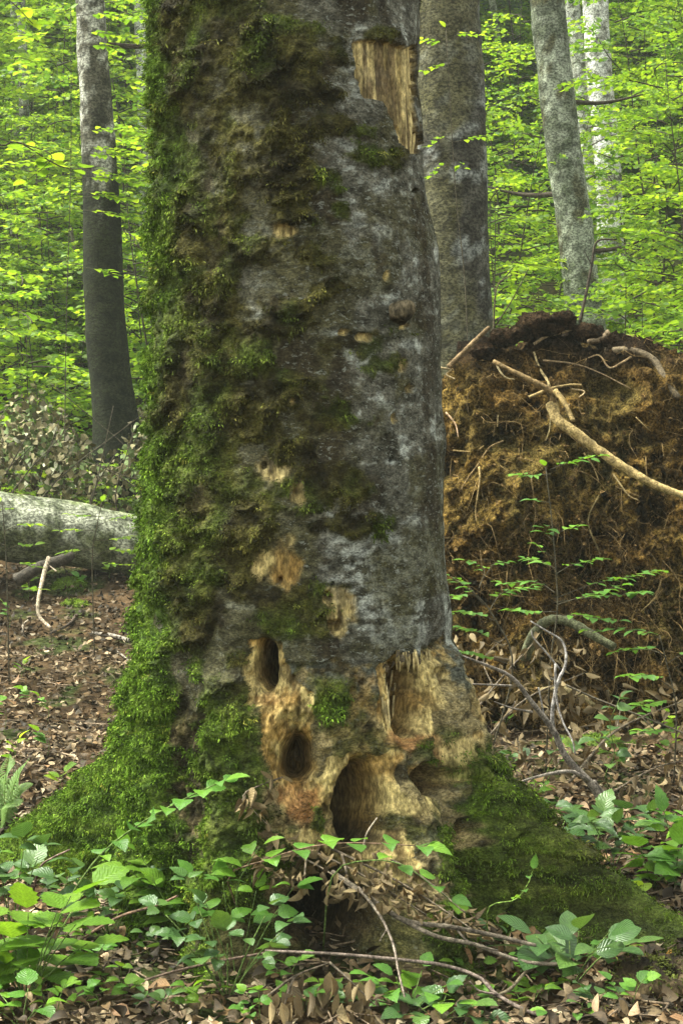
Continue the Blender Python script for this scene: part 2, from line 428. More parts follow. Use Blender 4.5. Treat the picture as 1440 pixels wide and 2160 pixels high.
moss = np.maximum(moss, (~front) * sstep(.35, .6, mn) * .8)

# --- bare wood, hollows
bark_edge = np.interp(px + wx * 60, [400, 520, 640, 700, 760, 800, 828, 834, 890, 898, 925, 945, 965, 1100], [1500, 1420, 1405, 1385, 1405, 1400, 1392, 1368, 1388, 1358, 1348, 1362, 1392, 1420])
below = sstep(-6, 6, py + wy * 50 - bark_edge) * front
wood = np.zeros_like(RR)
pA = poly([(738, 92), (770, 84), (865, 98), (875, 120), (872, 230), (888, 312), (868, 332), (836, 302), (818, 250), (800, 213), (765, 208), (742, 150)], .3)
wood = np.maximum(wood, pA)
strip = poly([(520, 1360), (545, 1345), (600, 1350), (612, 1420), (650, 1470), (660, 1540), (668, 1640), (640, 1660), (575, 1650), (552, 1560), (548, 1490), (510, 1490), (515, 1420)], .5)
wood = np.maximum(wood, strip)
wood = np.maximum(wood, poly([(835, 1372), (895, 1386), (912, 1366), (930, 1400), (935, 1480), (928, 1560), (850, 1580), (832, 1500)], .6))
wood = np.maximum(wood, poly([(800, 1402), (830, 1392), (838, 1550), (818, 1560), (806, 1480)], .4))
wood = np.maximum(wood, .9 * ell(712, 1288, 30, 48, .25, .8)); wood = np.maximum(wood, .95 * ell(590, 1195, 42, 48, .3, .9))
wood = np.maximum(wood, .7 * ell(580, 985, 34, 22, .4, .8)); wood = np.maximum(wood, .8 * ell(628, 1040, 14, 28, .4, .8))
for cx, cy, rx, ry in [(862, 818, 9, 9), (828, 880, 7, 12), (758, 715, 16, 10), (725, 700, 10, 8), (812, 580, 5, 9), (845, 690, 8, 6), (842, 770, 10, 14), (615, 850, 6, 8), (590, 140, 8, 6), (600, 490, 25, 14), (920, 1440, 20, 16)]:
    wood = np.maximum(wood, ell(cx, cy, rx, ry, .3, .3))
rotw = below * sstep(640, 860, px) * sstep(1130, 960, px) * sstep(1900, 1650, py)
rot = np.maximum(rotw * sstep(.50, .66, fbm(q, 13, 5, 81)) * .8, poly([(600, 1640), (668, 1640), (700, 1600), (850, 1590), (860, 1750), (900, 1860), (820, 1870), (620, 1790), (570, 1740)], .6) * sstep(.32, .5, fbm(q, 12, 4, 82)))
cav = [  # px, py, rx, ry, depth, drop
    (560, 1402, 27, 62, .30, .03), (874, 1468, 40, 86, .30, .06), (628, 1600, 42, 54, .24, .05), (772, 1690, 60, 84, .36, .06),
    (920, 1643, 32, 38, .22, .03), (980, 1746, 26, 24, .12, .01), (705, 1316, 20, 13, .05, .01), (690, 1258, 10, 12, .05, 0), (705, 1935, 110, 75, .42, 0),
    (838, 278, 9, 13, .03, 0), (623, 1037, 6, 8, .03, 0), (558, 982, 6, 8, .03, 0), (1050, 1640, 16, 17, .08, 0), (1015, 1585, 9, 10, .03, 0), (688, 1715, 14, 18, .04, 0),
    (590, 1225, 7, 9, .03, 0), (700, 1232, 4, 6, .02, 0), (742, 1190, 4, 6, .02, 0), (888, 430, 5, 9, .02, 0), (870, 405, 7, 5, .02, 0), (820, 970, 5, 8, .02, 0), (770, 1440, 6, 8, .03, 0)]
hole = np.zeros_like(RR); drop = np.zeros_like(RR); cav_id = np.full(len(RR), -1)
for k, (cx, cy, rx, ry, dep, dr) in enumerate(cav):
    wv = .25 if rx > 15 else .08
    x = (px + wx * 75 * wv - cx) / rx; y = (py + wy * 75 * wv - cy) / ry
    if k == 3: y = np.where(y > 0, y * .8, y * 1.0); x = x * (1 + .25 * np.clip(-y, 0, 1))
    if k == 1: y = np.where(y < 0, y, y * .9)
    d = np.sqrt(x * x + y * y)
    s = sstep(1.12, .45, d) * front
    hole = np.maximum(hole, s * dep); drop = np.maximum(drop, s * dr)
    cav_id = np.where((s > .30) & (dep >= .045), k, cav_id)
for cx, cy, rx, ry, dep in [(560, 1410, 62, 90, .03), (880, 1480, 75, 110, .035), (630, 1600, 60, 80, .04), (772, 1700, 88, 110, .05), (920, 1650, 55, 55, .02), (700, 1900, 150, 95, .06)]:
    hole = hole + dep * ell(cx, cy, rx, ry, .45, .5)
hole = hole * (.80 + .40 * fbm(Pb, (24, 24, 18), 3, 90))
fine = fbm(q, (40, 40, 22), 3, 91); grain = fbm(q, (60, 60, 6), 4, 92)
wmask = np.clip(np.maximum(wood, rot), 0, 1)
moss = moss * (1 - .95 * np.maximum(wood, .7 * rot)) * (1 - .9 * sstep(.02, .05, hole)) * (1 - .6 * crease)
saw = 1 - ((ZZ + (fbm(q, (5, 5, 4), 3, 95) - .5) * .5) / .13) % 1.0
saw = sstep(0, .12, 1 - saw) * saw
RR2 = RR + .012 * (1 - wmask) * (1 - below * .6) - .010 * wmask * pA
RR2 = RR2 + moss * (.002 + .040 * saw * sstep(.42, .58, mn) + .040 * (fbm(q, (20, 20, 26), 4, 96, .6) - .45)) + (fine - .5) * .012 * (.4 + below) + (grain - .5) * .022 * wmask
RR2 = RR2 - .085 * sstep(65, 0, np.abs(px + wx * 40 - 388)) * sstep(1300, 1560, py) * front - .09 * sstep(45, 0, np.abs(px + wx * 30 - np.interp(py, [1700, 1850, 2000], [1090, 1118, 1110]))) * sstep(1720, 1840, py) * front + moss * sstep(1500, 1650, py) * (fbm(Pb, 13, 4, 118) - .5) * .07
crumb = fbm(q, (26, 26, 18), 4, 99, .62)
RR2 = RR2 - below * (.008 + .03 * (fbm(q, (14, 14, 6), 4, 97) - .4)) + below * (crumb - .5) * .055 * (1 - .5 * moss) + wood * (1 - pA) * (crumb - .5) * .02 - hole
top_t = sstep(5.2, 5.6, ZZ); RR2 = RR2 * (1 - .5 * top_t * fbm(q, 6, 3, 98))
Pm = trunk_pos(np.maximum(RR2, .1), -drop)

# --- surface colours of bark, wood and moss, some with light and shade painted in
b1 = fbm(q, (9, 9, 14), 5, 101); b2 = fbm(q, (26, 26, 40), 4, 102); hs = fbm(q, (5, 5, 60), 3, 103)
col = mixc((.052, .050, .038), (.175, .170, .140), sstep(.3, .68, .6 * b1 + .4 * b2))
lich = sstep(.585, .625, .5 * b1 + .3 * b2 + .2 * hs + .10 * sstep(950, 1250, py) * sstep(620, 860, px) * sstep(1420, 1330, py) + .035 * sstep(640, 760, px) - .02)
for cx, cy, rx, ry in [(745, 570, 60, 26), (820, 565, 40, 18), (690, 470, 60, 18), (905, 1220, 50, 90), (800, 1180, 110, 60), (880, 650, 50, 16), (812, 850, 22, 10), (820, 960, 20, 14), (760, 1250, 60, 40), (860, 1300, 110, 36)]:
    lich = np.maximum(lich, ell(cx, cy, rx, ry, .5, 1.2) * sstep(.47, .52, .6 * b2 + .4 * hs))
col = mixc(col, mixc((.23, .245, .22), (.42, .44, .41), b2), lich * .85)
olive = sstep(.40, .58, fbm(q, 6, 5, 105) + .22 * sstep(820, 560, px) - .05)
col = mixc(col, mixc((.034, .030, .013), (.095, .088, .032), b2), olive * .75)
col = mixc(col, (.036, .027, .015), sstep(.55, .68, fbm(q, (8, 8, 5), 4, 106)) * .75)
tan = mixc((.14, .10, .042), (.52, .41, .175), sstep(.3, .62, .6 * grain + .4 * fine))
tan = mixc(tan, (.32, .19, .055), sstep(.48, .66, fbm(q, 9, 4, 107)) * sstep(1100, 1200, py) * .8)
tan = mixc(tan, (.11, .075, .04), pA * sstep(.48, .6, fbm(q, (22, 22, 3), 3, 108)) * .8)
tan = mixc(tan, mixc((.30, .22, .085), (.56, .45, .22), sstep(.35, .6, grain)), pA * sstep(.62, .45, fbm(q, (22, 22, 3), 3, 108)) * .75)
lowc = mixc((.040, .032, .016), (.27, .215, .105), sstep(.36, .62, .6 * fbm(q, 18, 5, 109) + .4 * crumb)); lowc = mixc(lowc, (.06, .065, .015), sstep(.5, .6, fbm(q, 11, 4, 119)) * .7)
lowc = mixc(lowc, (.10, .105, .085), sstep(1500, 1420, py) * sstep(.45, .6, b2))
col = mixc(col, lowc, below * (1 - moss * .5))
col = mixc(col, tan, wmask * .92)
col = mixc(col, (.33, .16, .06), np.clip(ell(632, 1690, 40, 40, .4, 1) + ell(882, 1575, 60, 24, .4, 1) + ell(560, 1475, 34, 14, .4, .6) * .6, 0, 1) * .75)
col = mixc(col, (.15, .092, .028), sstep(.02, .14, hole) * .8)  # orange brown hole wood, darkened with depth to paint in shade
col = mixc(col, (.025, .018, .011), np.clip(ell(705, 1935, 125, 85, .3, .8) + ell(772, 1770, 60, 40, .5, .8), 0, 1) * .9)  # near black shade painted into the base hollow and below the largest hole
hg = np.clip(.70 * sstep(400, 310, px) + .45 * sstep(1300, 1560, py) + 1.5 * (fbm(q, 7, 5, 111) - .47) + .12 * sstep(520, 420, px), 0, 1)  # moss greenness: random, greener low down, left edge brightened as painted side light
mosscol = mixc(mixc((.020, .016, .006), (.058, .052, .013), sstep(.3, .7, fbm(q, 14, 3, 112))), mixc((.040, .075, .010), (.095, .150, .016), sstep(.3, .7, fbm(q, 20, 3, 113))), hg)
col = mixc(col, mosscol, sstep(.25, .6, moss) * .95)
col = mixc(col, (.03, .024, .014), crease * .8)  # shade of the crease put into the colour

openbark = np.clip(1 - 1.2 * moss, 0, 1) * (1 - wmask) * (1 - .75 * below) * (.35 + .65 * sstep(520, 700, px))
# --- vertex normals of the whole surface, then split it into parts that keep those normals
G = Pm.reshape(nz, nt, 3)
du = np.roll(G, -1, 1) - np.roll(G, 1, 1); dv = np.gradient(G, axis=0)
NRM = unit(np.cross(du, dv)).reshape(-1, 3)
ii = np.arange(nz - 1)[:, None] * nt; jj = np.arange(nt)[None]; kk = (np.arange(nt) + 1) % nt
Q = np.stack([ii + jj, ii + kk[None], ii + nt + kk[None], ii + nt + jj], -1).reshape(-1, 4)
pid = np.zeros(len(RR), int)                     # 0 bark
pid[(wmask > .5) & (py < 1345)] = 1
pid[(wmask > .5) & (py >= 1345)] = 2
zr = .42
for k, ang in enumerate((156, -21, -106, -52)):
    da = np.abs((TH - math.radians(ang) + np.pi) % (2 * np.pi) - np.pi)
    pid[(pid == 0) & (da < math.radians(24 if k < 2 else 20)) & (RR > (.70 if k < 2 else .68))] = 10 + k
pid = np.where(cav_id >= 0, 20 + cav_id, pid)
qp = pid[Q[:, 0]]
def islands(faces):
    par = {}
    def find(a):
        while par[a] != a: par[a] = par[par[a]]; a = par[a]
        return a
    for f in faces.tolist():
        for v in f: par.setdefault(v, v)
        r0 = find(f[0])
        for v in f[1:]: par[find(v)] = r0
    return np.array([find(f[0]) for f in faces.tolist()])
part_of = np.where(qp == 0, 0, -1); nparts = 1; pkind = {0: 0}
for v_ in sorted(set(qp.tolist()) - {0}):
    idx = np.nonzero(qp == v_)[0]; lab_ = islands(Q[idx]); keys, cnt = np.unique(lab_, return_counts=True)
    for k_, c_ in zip(keys, cnt):
        big = c_ >= (60 if v_ < 10 else 400 if v_ < 20 else 30)
        if big and (v_ in (1, 2) or c_ == cnt.max()): part_of[idx[lab_ == k_]] = nparts; pkind[nparts] = v_; nparts += 1
        else: part_of[idx[lab_ == k_]] = 0
tree = thing('mossy_beech_tree', (AX0, 0, 0), 'huge dead beech trunk, moss on its left side, pecked holes at its foot', 'tree')
names = {0: 'bark', 1: 'bare_wood', 2: 'rotten_wood', 10: 'root', 11: 'root', 12: 'root', 13: 'root'}
plab = {1: 'pale bare wood where the bark has fallen off', 2: 'crumbling tan wood at the foot', 10: 'bright green mossy root', 11: 'mossy root running out to the side'}
for part_, pid_ in pkind.items():
    qs = Q[part_of == part_]; u, inv = np.unique(qs, return_inverse=True)
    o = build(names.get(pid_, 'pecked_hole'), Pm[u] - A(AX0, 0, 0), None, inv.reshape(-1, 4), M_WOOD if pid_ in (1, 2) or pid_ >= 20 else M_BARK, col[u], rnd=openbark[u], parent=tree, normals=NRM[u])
    if pid_ in plab: o['label'] = plab[pid_]
# broken top closes the trunk above the picture
topi = (nz - 1) * nt + np.arange(nt); tv = np.vstack([Pm[topi], Pm[topi].mean(0) - A(0, 0, .25)])
build('broken_top', tv - A(AX0, 0, 0), np.stack([np.arange(nt), (np.arange(nt) + 1) % nt, np.full(nt, nt)], 1), None, M_WOOD, np.broadcast_to(A(.22, .15, .07), (nt + 1, 3)), parent=tree)

# --- moss: hundreds of thousands of little shoots
def shoots(P, Nn, C, length, width, droop=.5, seed=0):
    r = np.random.default_rng(seed); m = len(P)
    t = unit(r.normal(size=(m, 3))); d = unit(Nn * (.35 + .6 * r.random((m, 1))) + t * .8 + A(0, 0, -1) * (droop * r.random((m, 1))))
    s = unit(np.cross(d, t)); L = (length * (.5 + r.random(m)))[:, None]; W = (width * (.6 + .8 * r.random(m)))[:, None]
    b = P - Nn * .002
    V = np.stack([b, b + d * L * .5 + s * W, b + d * L + A(0, 0, -.25) * L, b + d * L * .5 - s * W], 1).reshape(-1, 3)
    k = np.arange(m)[:, None] * 4
    F = np.concatenate([k + np.array([0, 1, 2]), k + np.array([0, 2, 3])])
    c = np.repeat(C * (.75 + .6 * r.random((m, 1))), 4, 0); c[2::4] *= 1.35
    return V, F, c
area = np.linalg.norm(np.cross(du, dv), axis=2).ravel()
vis = front & (ZZ > -.06) & (ZZ < 3.5)
wgt = area * sstep(.3, .75, moss) * vis * (.25 + sstep(.35, .6, mn)) * (.45 + hg)
edge = sstep(.55, .95, saw)
sel = rng.choice(len(wgt), 70000, p=wgt / wgt.sum())
V1, F1, c1 = shoots(Pm[sel] + rng.normal(size=(len(sel), 3)) * .003, NRM[sel], mosscol[sel] * rng.uniform(.5, 1.2, (len(sel), 1)), .011, .0022, .8, 3)
w2 = wgt * (.35 + edge); sel = rng.choice(len(wgt), 11000, p=w2 / w2.sum()); nn_ = 20
ctr = np.repeat(sel, nn_); tone = np.repeat(np.exp(rng.normal(size=len(sel)) * .45), nn_)
tn = rng.normal(size=(len(ctr), 3)); tn -= NRM[ctr] * np.sum(tn * NRM[ctr], 1, keepdims=True)
big = np.repeat(rng.uniform(.6, 1.5, len(sel)), nn_)
p2 = Pm[ctr] + tn * (.0085 * big)[:, None] * A(1.5, 1.5, .6) + NRM[ctr] * (rng.random(len(ctr)) * .010 * big)[:, None]
tc = mosscol[ctr]; tc = mixc(tc, (.088, .155, .014), np.clip(.6 * hg[ctr] + .22 * (rng.random(len(ctr)) - .4), 0, .8)) * tone[:, None]
V2, F2, c2 = shoots(p2, unit(NRM[ctr] + tn * .35), np.clip(tc, 0, .26), .0085 * big, .0022, .7, 4)
mo = build('moss', np.vstack([V1, V2]) - A(AX0, 0, 0), np.vstack([F1, F2 + len(V1)]), None, M_MOSS, np.vstack([c1, c2]), parent=tree, smooth=False); tag(mo, kind='stuff')

def trunk_at(x, y):
    """point on the tree's surface seen at a photo pixel"""
    ux, uy, ud = proj(Pm); e = (ux - x) ** 2 + (uy - y) ** 2 + np.where(ST > .5, 1e9, 0) + ud * 30
    k = int(np.argmin(e)); return Pm[k], NRM[k]
# --- snapped branch stub on the grey side
sp0, sn0 = trunk_at(838, 660)
hd = unit(sn0 * A(1, 1, 0) + A(.05, 0, .10))
sv, s3, s4 = tube(catmull([sp0 - hd * .03, sp0 + hd * .015, sp0 + hd * .045 + A(0, 0, .004), sp0 + hd * .062], 12), [.052, .046, .041, .038, .037, .036, .035, .034, .033, .030, .026, .014], 22, .55, 5)
build('branch_stub', sv - A(AX0, 0, 0), s3, s4, M_WOOD, mixc((.02, .017, .012), (.16, .13, .085), sstep(.35, .65, fbm(sv, 40, 3, 5))), parent=tree)
# a few curled flakes of bark along the torn edge
for k in range(16):
    fx = 805 + 160 * random.random(); fy = float(np.interp(fx, [800, 828, 834, 890, 898, 925, 945, 965], [1400, 1392, 1368, 1388, 1358, 1348, 1362, 1392])) + random.uniform(-4, 8)
    p0, n0 = trunk_at(fx, fy); v, f, u = leaf_tpl('dead', 3)
    X = unit(A(random.uniform(-.5, .5), 0, -1)); X_, Y_, Z_ = frames(X[None], n0[None])
    s = random.uniform(.018, .04)
    W = p0 + n0 * .006 + s * (v[:, :1] * X_ + v[:, 1:2] * Y_ * 1.2 + v[:, 2:] * Z_)
    build('bark_flake', W - A(AX0, 0, 0), f, None, M_BARK, np.broadcast_to(A(.16, .13, .09), (len(W), 3)), parent=tree)
for k in range(34):
    if k < 22: fx = random.uniform(836, 905); fy = 1376 + random.uniform(0, 8); ln = random.uniform(.025, .06)
    else: fx = random.uniform(805, 835); fy = random.uniform(1400, 1500); ln = random.uniform(.05, .11)
    p0, n0 = trunk_at(fx, fy); e = p0 + A(random.uniform(-.004, .004), 0, -ln) + n0 * random.uniform(.0, .008)
    sv, s3, s4 = tube(np.array([p0 + n0 * .004 + A(0, 0, .01), (p0 + e) / 2 + n0 * .010, e + n0 * .008]), [.0035, .0045, .0012], 4)
    build('splinter', sv - A(AX0, 0, 0), s3, s4, M_WOOD, np.broadcast_to(A(.50, .40, .20) * random.uniform(.5, 1.1), (len(sv), 3)), parent=tree)
# ------------------------------------------------------------------ the other trees
def bark_color(V, kind, seed):
    n1 = fbm(V, (5, 5, 3), 4, seed); n2 = fbm(V, (16, 16, 22), 4, seed + 3)
    if kind == 'grey':
        c = mixc((.034, .031, .024), (.095, .090, .076), sstep(.36, .62, .5 * n1 + .5 * n2)); c = mixc(c, (.22, .232, .22), sstep(.575, .62, .6 * fbm(V, (3, 3, 6), 3, seed + 8) + .4 * n2) * .8)
        c = mixc(c, (.07, .065, .02), sstep(.5, .7, n1 + .2 * sstep(.15, -.15, V[:, 0])) * .6)
    elif kind == 'pale':
        c = mixc((.085, .098, .065), (.24, .26, .205), sstep(.38, .60, .5 * n1 + .5 * n2)); c = mixc(c, (.06, .055, .025), sstep(.60, .68, fbm(V, (6, 6, 4), 4, seed + 9)) * .85)
    elif kind == 'white':
        c = mixc((.34, .34, .30), (.62, .63, .60), sstep(.3, .6, n1)); c = mixc(c, (.08, .08, .055), sstep(.54, .64, n2) * .85)
    elif kind == 'dark':
        c = mixc((.007, .010, .004), (.020, .023, .009), n1); t = sstep(2.9, 3.7, V[:, 2] + (n1 - .5) * 2)
        c = mixc(c, mixc((.075, .07, .05), (.34, .34, .29), sstep(.48, .57, .5 * n1 + .5 * n2)), t)
    elif kind == 'far':
        c = mixc((.12, .13, .10), (.30, .31, .27), sstep(.35, .65, n2))
    return c
def bole(name, pts, d, kind, label, top=11.0, sides=40, seed=0, limbs=()):
    """pts: (px, py, half width px) down the stem; it goes on up and down to the ground along the same line"""
    C = np.array([PX(a, b, d) for a, b, _ in pts]); R = np.array([w / F * d for *_, w in pts])
    o = np.argsort(C[:, 2]); C, R = C[o], R[o]
    up = C[-1] - C[0]; up /= up[2]
    zb = gz(C[0][0], C[0][1])
    lo = C[0] - up * (C[0][2] - zb + .25); hi = C[-1] + up * max(top - C[-1][2], 1)
    tp = (R[0] - R[-1]) / max(C[-1][2] - C[0][2], .1)
    C = np.vstack([lo, C, hi]); R = np.concatenate([[R[0] + max(tp, 0) * (C[1][2] - lo[2]) + .05], R, [max(R[-1] - max(tp, .012) * (hi[2] - C[-2][2]), R[-1] * .45)]])
    zz = np.linspace(C[0][2], C[-1][2], 260)
    P = np.stack([np.interp(zz, C[:, 2], C[:, k]) for k in range(3)], 1)
    P[:, 0] += (fbm(P, .7, 2, seed + 20) - .5) * R.mean() * .5
    rr = np.interp(zz, C[:, 2], R) * (1 + .5 * np.exp(-(zz - zb) / .25))
    V, f3, f4 = tube(P, rr, sides)
    base = A(P[0][0], P[0][1], zb)
    ctr = np.vstack([np.repeat(P, sides, 0), P[:1], P[-1:]])
    V = ctr + (V - ctr) * (1 + .16 * (fbm(V, (5, 5, 3), 4, seed) - .5) + .05 * (fbm(V, (22, 22, 30), 3, seed + 1) - .5))[:, None]
    t = thing(name, base, label, 'tree')
    L = V - base
    build('trunk', L, f3, f4, M_TRUNK, bark_color(L, kind, seed), parent=t)
    for (h, az, ln, r) in limbs:
        p0 = np.array([np.interp(h, zz, P[:, k]) for k in range(3)]); dr = A(math.cos(az), math.sin(az), .18)
        mid = p0 + dr * ln * .5 + A(0, 0, -.06); e = p0 + dr * ln
        V, f3, f4 = tube(catmull([p0, mid, e], 10), np.linspace(r, r * .3, 10), 7, .3, seed)
        build('limb', V - base, f3, f4, M_TWIG, np.broadcast_to(A(.05, .04, .028), (len(V), 3)), parent=t)
    # crown high above the picture
    m = 900; c = np.array([P[-1][0], P[-1][1], top + 1.0]); a = Acc()
    pos = c + unit(rng.normal(size=(m, 3))) * (rng.random((m, 1)) ** .5) * A(2.4, 2.4, 1.3)
    scatter(a, T_LOW, pos, rng.normal(size=(m, 3)) * A(1, 1, .3), rng.normal(size=(m, 3)) * .4 + A(0, 0, 1), .10 + .12 * rng.random(m))
    cr = a.build('crown', M_GREEN, t, base); tag(cr, kind='stuff')
    return t
bole('beech_tree', [(936, 0, 76), (947, 300, 76), (958, 600, 78), (958, 760, 86)], 11.2, 'grey', 'thick grey brown trunk standing right behind the mossy giant', seed=210)
bole('beech_tree', [(1152, 0, 36), (1172, 200, 37), (1196, 400, 37), (1222, 600, 38), (1236, 700, 39)], 16.0, 'pale', 'greenish grey leaning trunk with dark scars behind the root plate', seed=220, limbs=[(4.35, 2.6, 1.0, .035), (3.75, -.5, .9, .03), (5.3, .6, 1.2, .03)])
bole('beech_tree', [(1203, 0, 18), (1225, 200, 16), (1244, 400, 14), (1258, 640, 13)], 24.0, 'white', 'thin bright white trunk close behind the leaning tree', seed=230, sides=20)
bole('beech_tree', [(1254, 0, 27), (1270, 200, 27), (1283, 400, 28), (1292, 640, 28)], 22.0, 'white', 'whitish trunk with dark patches right of the leaning tree', seed=240, sides=24)
bole('beech_tree', [(193, 0, 30), (203, 250, 35), (220, 600, 42), (243, 870, 46)], 14.3, 'dark', 'trunk with dark mossy foot and pale blotched upper part', seed=250, limbs=[(5.4, .4, 1.2, .03)])
bole('beech_tree', [(32, 200, 9), (36, 420, 10)], 26.0, 'far', 'slim distant grey trunk left of the mossy footed tree', seed=260, sides=16)
bole('beech_tree', [(58, 520, 13), (62, 700, 14)], 23.0, 'far', 'dim greyish trunk low among leaves beyond the fallen log', seed=265, sides=16)
bole('beech_tree', [(294, 0, 11), (301, 200, 12)], 25.0, 'white', 'pale distant trunk showing beside the mossy edge of the giant', seed=270, sides=16)
bole('beech_tree', [(1040, 20, 8), (1052, 130, 8), (1078, 380, 9)], 30.0, 'far', 'faint thin trunk far off between grey trunk and leaning tree', seed=275, sides=14)
bole('beech_tree', [(1400, 60, 12), (1404, 400, 13)], 34.0, 'far', 'hazy slim trunk far up the slope right of white trunks', seed=278, sides=14)

# dead leaning stem that has lost its bark at the break
t = thing('dead_sapling', GP(205, 900), 'thin crooked dead stem with pale torn bark beside mossy footed trunk', 'sapling')
b0 = A(*t.location); dd = b0[1] + CAMD
pts = [PX(x, y, dd) for x, y in [(150, 480), (162, 545), (180, 590), (188, 660), (200, 740), (205, 800), (207, 880)]]
V, f3, f4 = tube(catmull(pts + [b0 - A(0, 0, .1)], 40), np.interp(np.linspace(0, 1, 40), [0, .4, 1], [.02, .032, .036]), 10, .5, 3)
build('stem', V - b0, f3, f4, M_TWIG, mixc(mixc((.07, .06, .045), (.18, .16, .13), fbm(V, 20, 3, 1)), (.45, .28, .12), sstep(850, 868, proj(V)[1]) * sstep(.3, .5, fbm(V, 12, 3, 2))), parent=t)

# ------------------------------------------------------------------ leafy saplings
def sapling_proto(seed, H, nb, L, mat, lsize=.072, first=.04, thin=1.0, twigcol=(.05, .042, .03), tpl=T_LOW):
    r = np.random.default_rng(seed); wood = Acc(); leaf = Acc()
    z = np.linspace(0, H, 14); lean = r.normal(size=2) * .12
    st = np.stack([lean[0] * z + .04 * np.sin(z * 2 + seed), lean[1] * z + .04 * np.cos(z * 1.7 + seed), z], 1)
    V, a, b = tube(st, np.linspace(.006 + .003 * H, .002, 14), 6); wood.add(V, a, b, A(*twigcol))
    LP, LX, LN = [], [], []
    for i in range(nb):
        h = H * (first + (1 - first) * (i + r.random() * .8) / nb); az = i * 2.4 + r.random() * .9
        ln = L * (1.0 - .55 * h / H) * r.uniform(.6, 1.15); up = r.uniform(-.15, .75)
        p0 = np.array([np.interp(h, z, st[:, k]) for k in range(3)]); dr = A(math.cos(az), math.sin(az), up)
        s = np.linspace(0, 1, 9)[:, None]
        P = p0 + dr * ln * s + A(0, 0, -1) * ln * (.12 + .35 * up) * s ** 2 + A(-math.sin(az), math.cos(az), 0) * ln * .1 * np.sin(s * 4 + i)
        V, a, b = tube(P, np.linspace(.006 + .003 * ln, .0015, 9), 4); wood.add(V, a, b, A(*twigcol))
        ntw = int(9 * ln / .8) + 3
        for k in range(ntw):
            u = .18 + .82 * (k + .5) / ntw; sd = 1 if k % 2 else -1
            q0 = np.array([np.interp(u * 8, np.arange(9), P[:, c]) for c in range(3)])
            a2 = az + sd * r.uniform(.5, 1.0); tl = ln * .42 * (1.15 - u * .75) * r.uniform(.5, 1.2)
            dv2 = A(math.cos(a2), math.sin(a2), r.uniform(-.45, .35))
            if tl > .22:
                V, a, b = tube(np.array([q0, q0 + dv2 * tl * .5, q0 + dv2 * tl]), [.003, .002, .001], 3, cap=False); wood.add(V, None, b, A(*twigcol))
            nl = max(2, int(tl / (.027 * thin)))
            for c in range(nl):
                v = (c + .6) / nl; s2 = 1 if c % 2 else -1; a3 = a2 + s2 * r.uniform(.5, 1.0) * (1 if c < nl - 1 else .1)
                LP.append(q0 + dv2 * tl * v); LX.append([math.cos(a3), math.sin(a3), r.uniform(-.35, .2)]); LN.append(A(0, 0, 1) + r.normal(size=3) * .55)
    LP, LX, LN = np.array(LP), np.array(LX), np.array(LN); m = len(LP)
    scatter(leaf, tpl, LP, LX, LN, lsize * r.uniform(.6, 1.2, m), None, np.clip(r.beta(2, 2, m), 0, 1), zs=r.uniform(-.3, 1.4, m))
    return wood, leaf
PROTO = []
for k, (H, nb, L, mat) in enumerate([(3.6, 26, 1.5, M_LIME), (4.6, 30, 1.7, M_GREEN), (2.4, 18, 1.1, M_GREEN), (5.2, 34, 1.9, M_LIME), (1.4, 12, .8, M_GREEN), (3.0, 20, 1.5, M_BLUE)]):
    w, l = sapling_proto(300 + k, H, nb, L, mat)
    PROTO.append((w, l, mat))
pm = {}
KIND = {0: 'slender', 1: 'tall spreading', 2: 'low bushy', 3: 'tall bright', 4: 'knee high', 5: 'dark leaved'}
def put_sapling(k, x, y, label, group, s=1.0, rz=0.0, mat=None):
    label = KIND[k] + ' ' + label
    w, l, m0 = PROTO[k]
    t = thing('beech_sapling', (x, y, gz(x, y) - .02), label, 'sapling', group)
    t.rotation_euler = (0, 0, rz); t.scale = (s, s, s)
    if k not in pm:
        a = w.build('stem', M_TWIG, t); b = l.build('crown', m0, t); tag(b, kind='stuff'); pm[k] = (a.data, b.data)
    else:
        a = bpy.data.objects.new('stem', pm[k][0]); b = bpy.data.objects.new('crown', pm[k][1]); tag(b, kind='stuff')
        for o in (a, b): COL.objects.link(o); o.parent = t
    if mat is not None:
        b.material_slots[0].link = 'OBJECT'; b.material_slots[0].material = mat
r = random.Random(5)
LAB_L = ('young beech on the slope behind the fallen log', 'young beeches behind the fallen log')
LAB_R = ('young beech on the slope behind the root plate', 'young beeches behind the root plate')
LAB_F = ('young beech far up the slope beyond the mossy footed tree', 'young beeches far beyond the mossy footed tree')
LAB_G = ('young beech far up the slope beyond the white trunks', 'young beeches far beyond the white trunks')
for (pxx, d, k, s) in [(10, 16.8, 2, .9), (95, 18.6, 3, .75), (330, 16.4, 2, 1.1), (50, 17.4, 2, .85), (340, 15.8, 0, 1.0), (-60, 21, 3, 1.0), (180, 19, 1, 1.1), (60, 19.5, 0, 1.2), (300, 21, 3, 1.0), 
                       (120, 23, 3, 1.1), (240, 24.5, 0, 1.3), (20, 25, 1, 1.2)]:
    put_sapling(k, (pxx - CX) / F * d, d - CAMD, *LAB_L, s=s, rz=r.uniform(0, 6.28))
for (pxx, d, k, s) in [(1110, 13.5, 2, 1.0), (1420, 12.5, 0, .9), (1330, 14.5, 2, 1.1), (1060, 15, 0, .9), (1480, 14.5, 3, .85), (1115, 18, 1, .9), (1370, 17.5, 3, .85), (1090, 19, 3, .9), (1440, 19.5, 1, 1.1), (1010, 17, 1, .9), (1340, 27, 0, 1.1),
                       (1160, 28, 1, 1.1), (1400, 23.5, 0, 1.3), (1060, 24, 0, 1.2), (1540, 17, 0, 1.1), (1500, 24, 3, 1.1)]:
    put_sapling(k, (pxx - CX) / F * d, d - CAMD, *LAB_R, s=s, rz=r.uniform(0, 6.28))
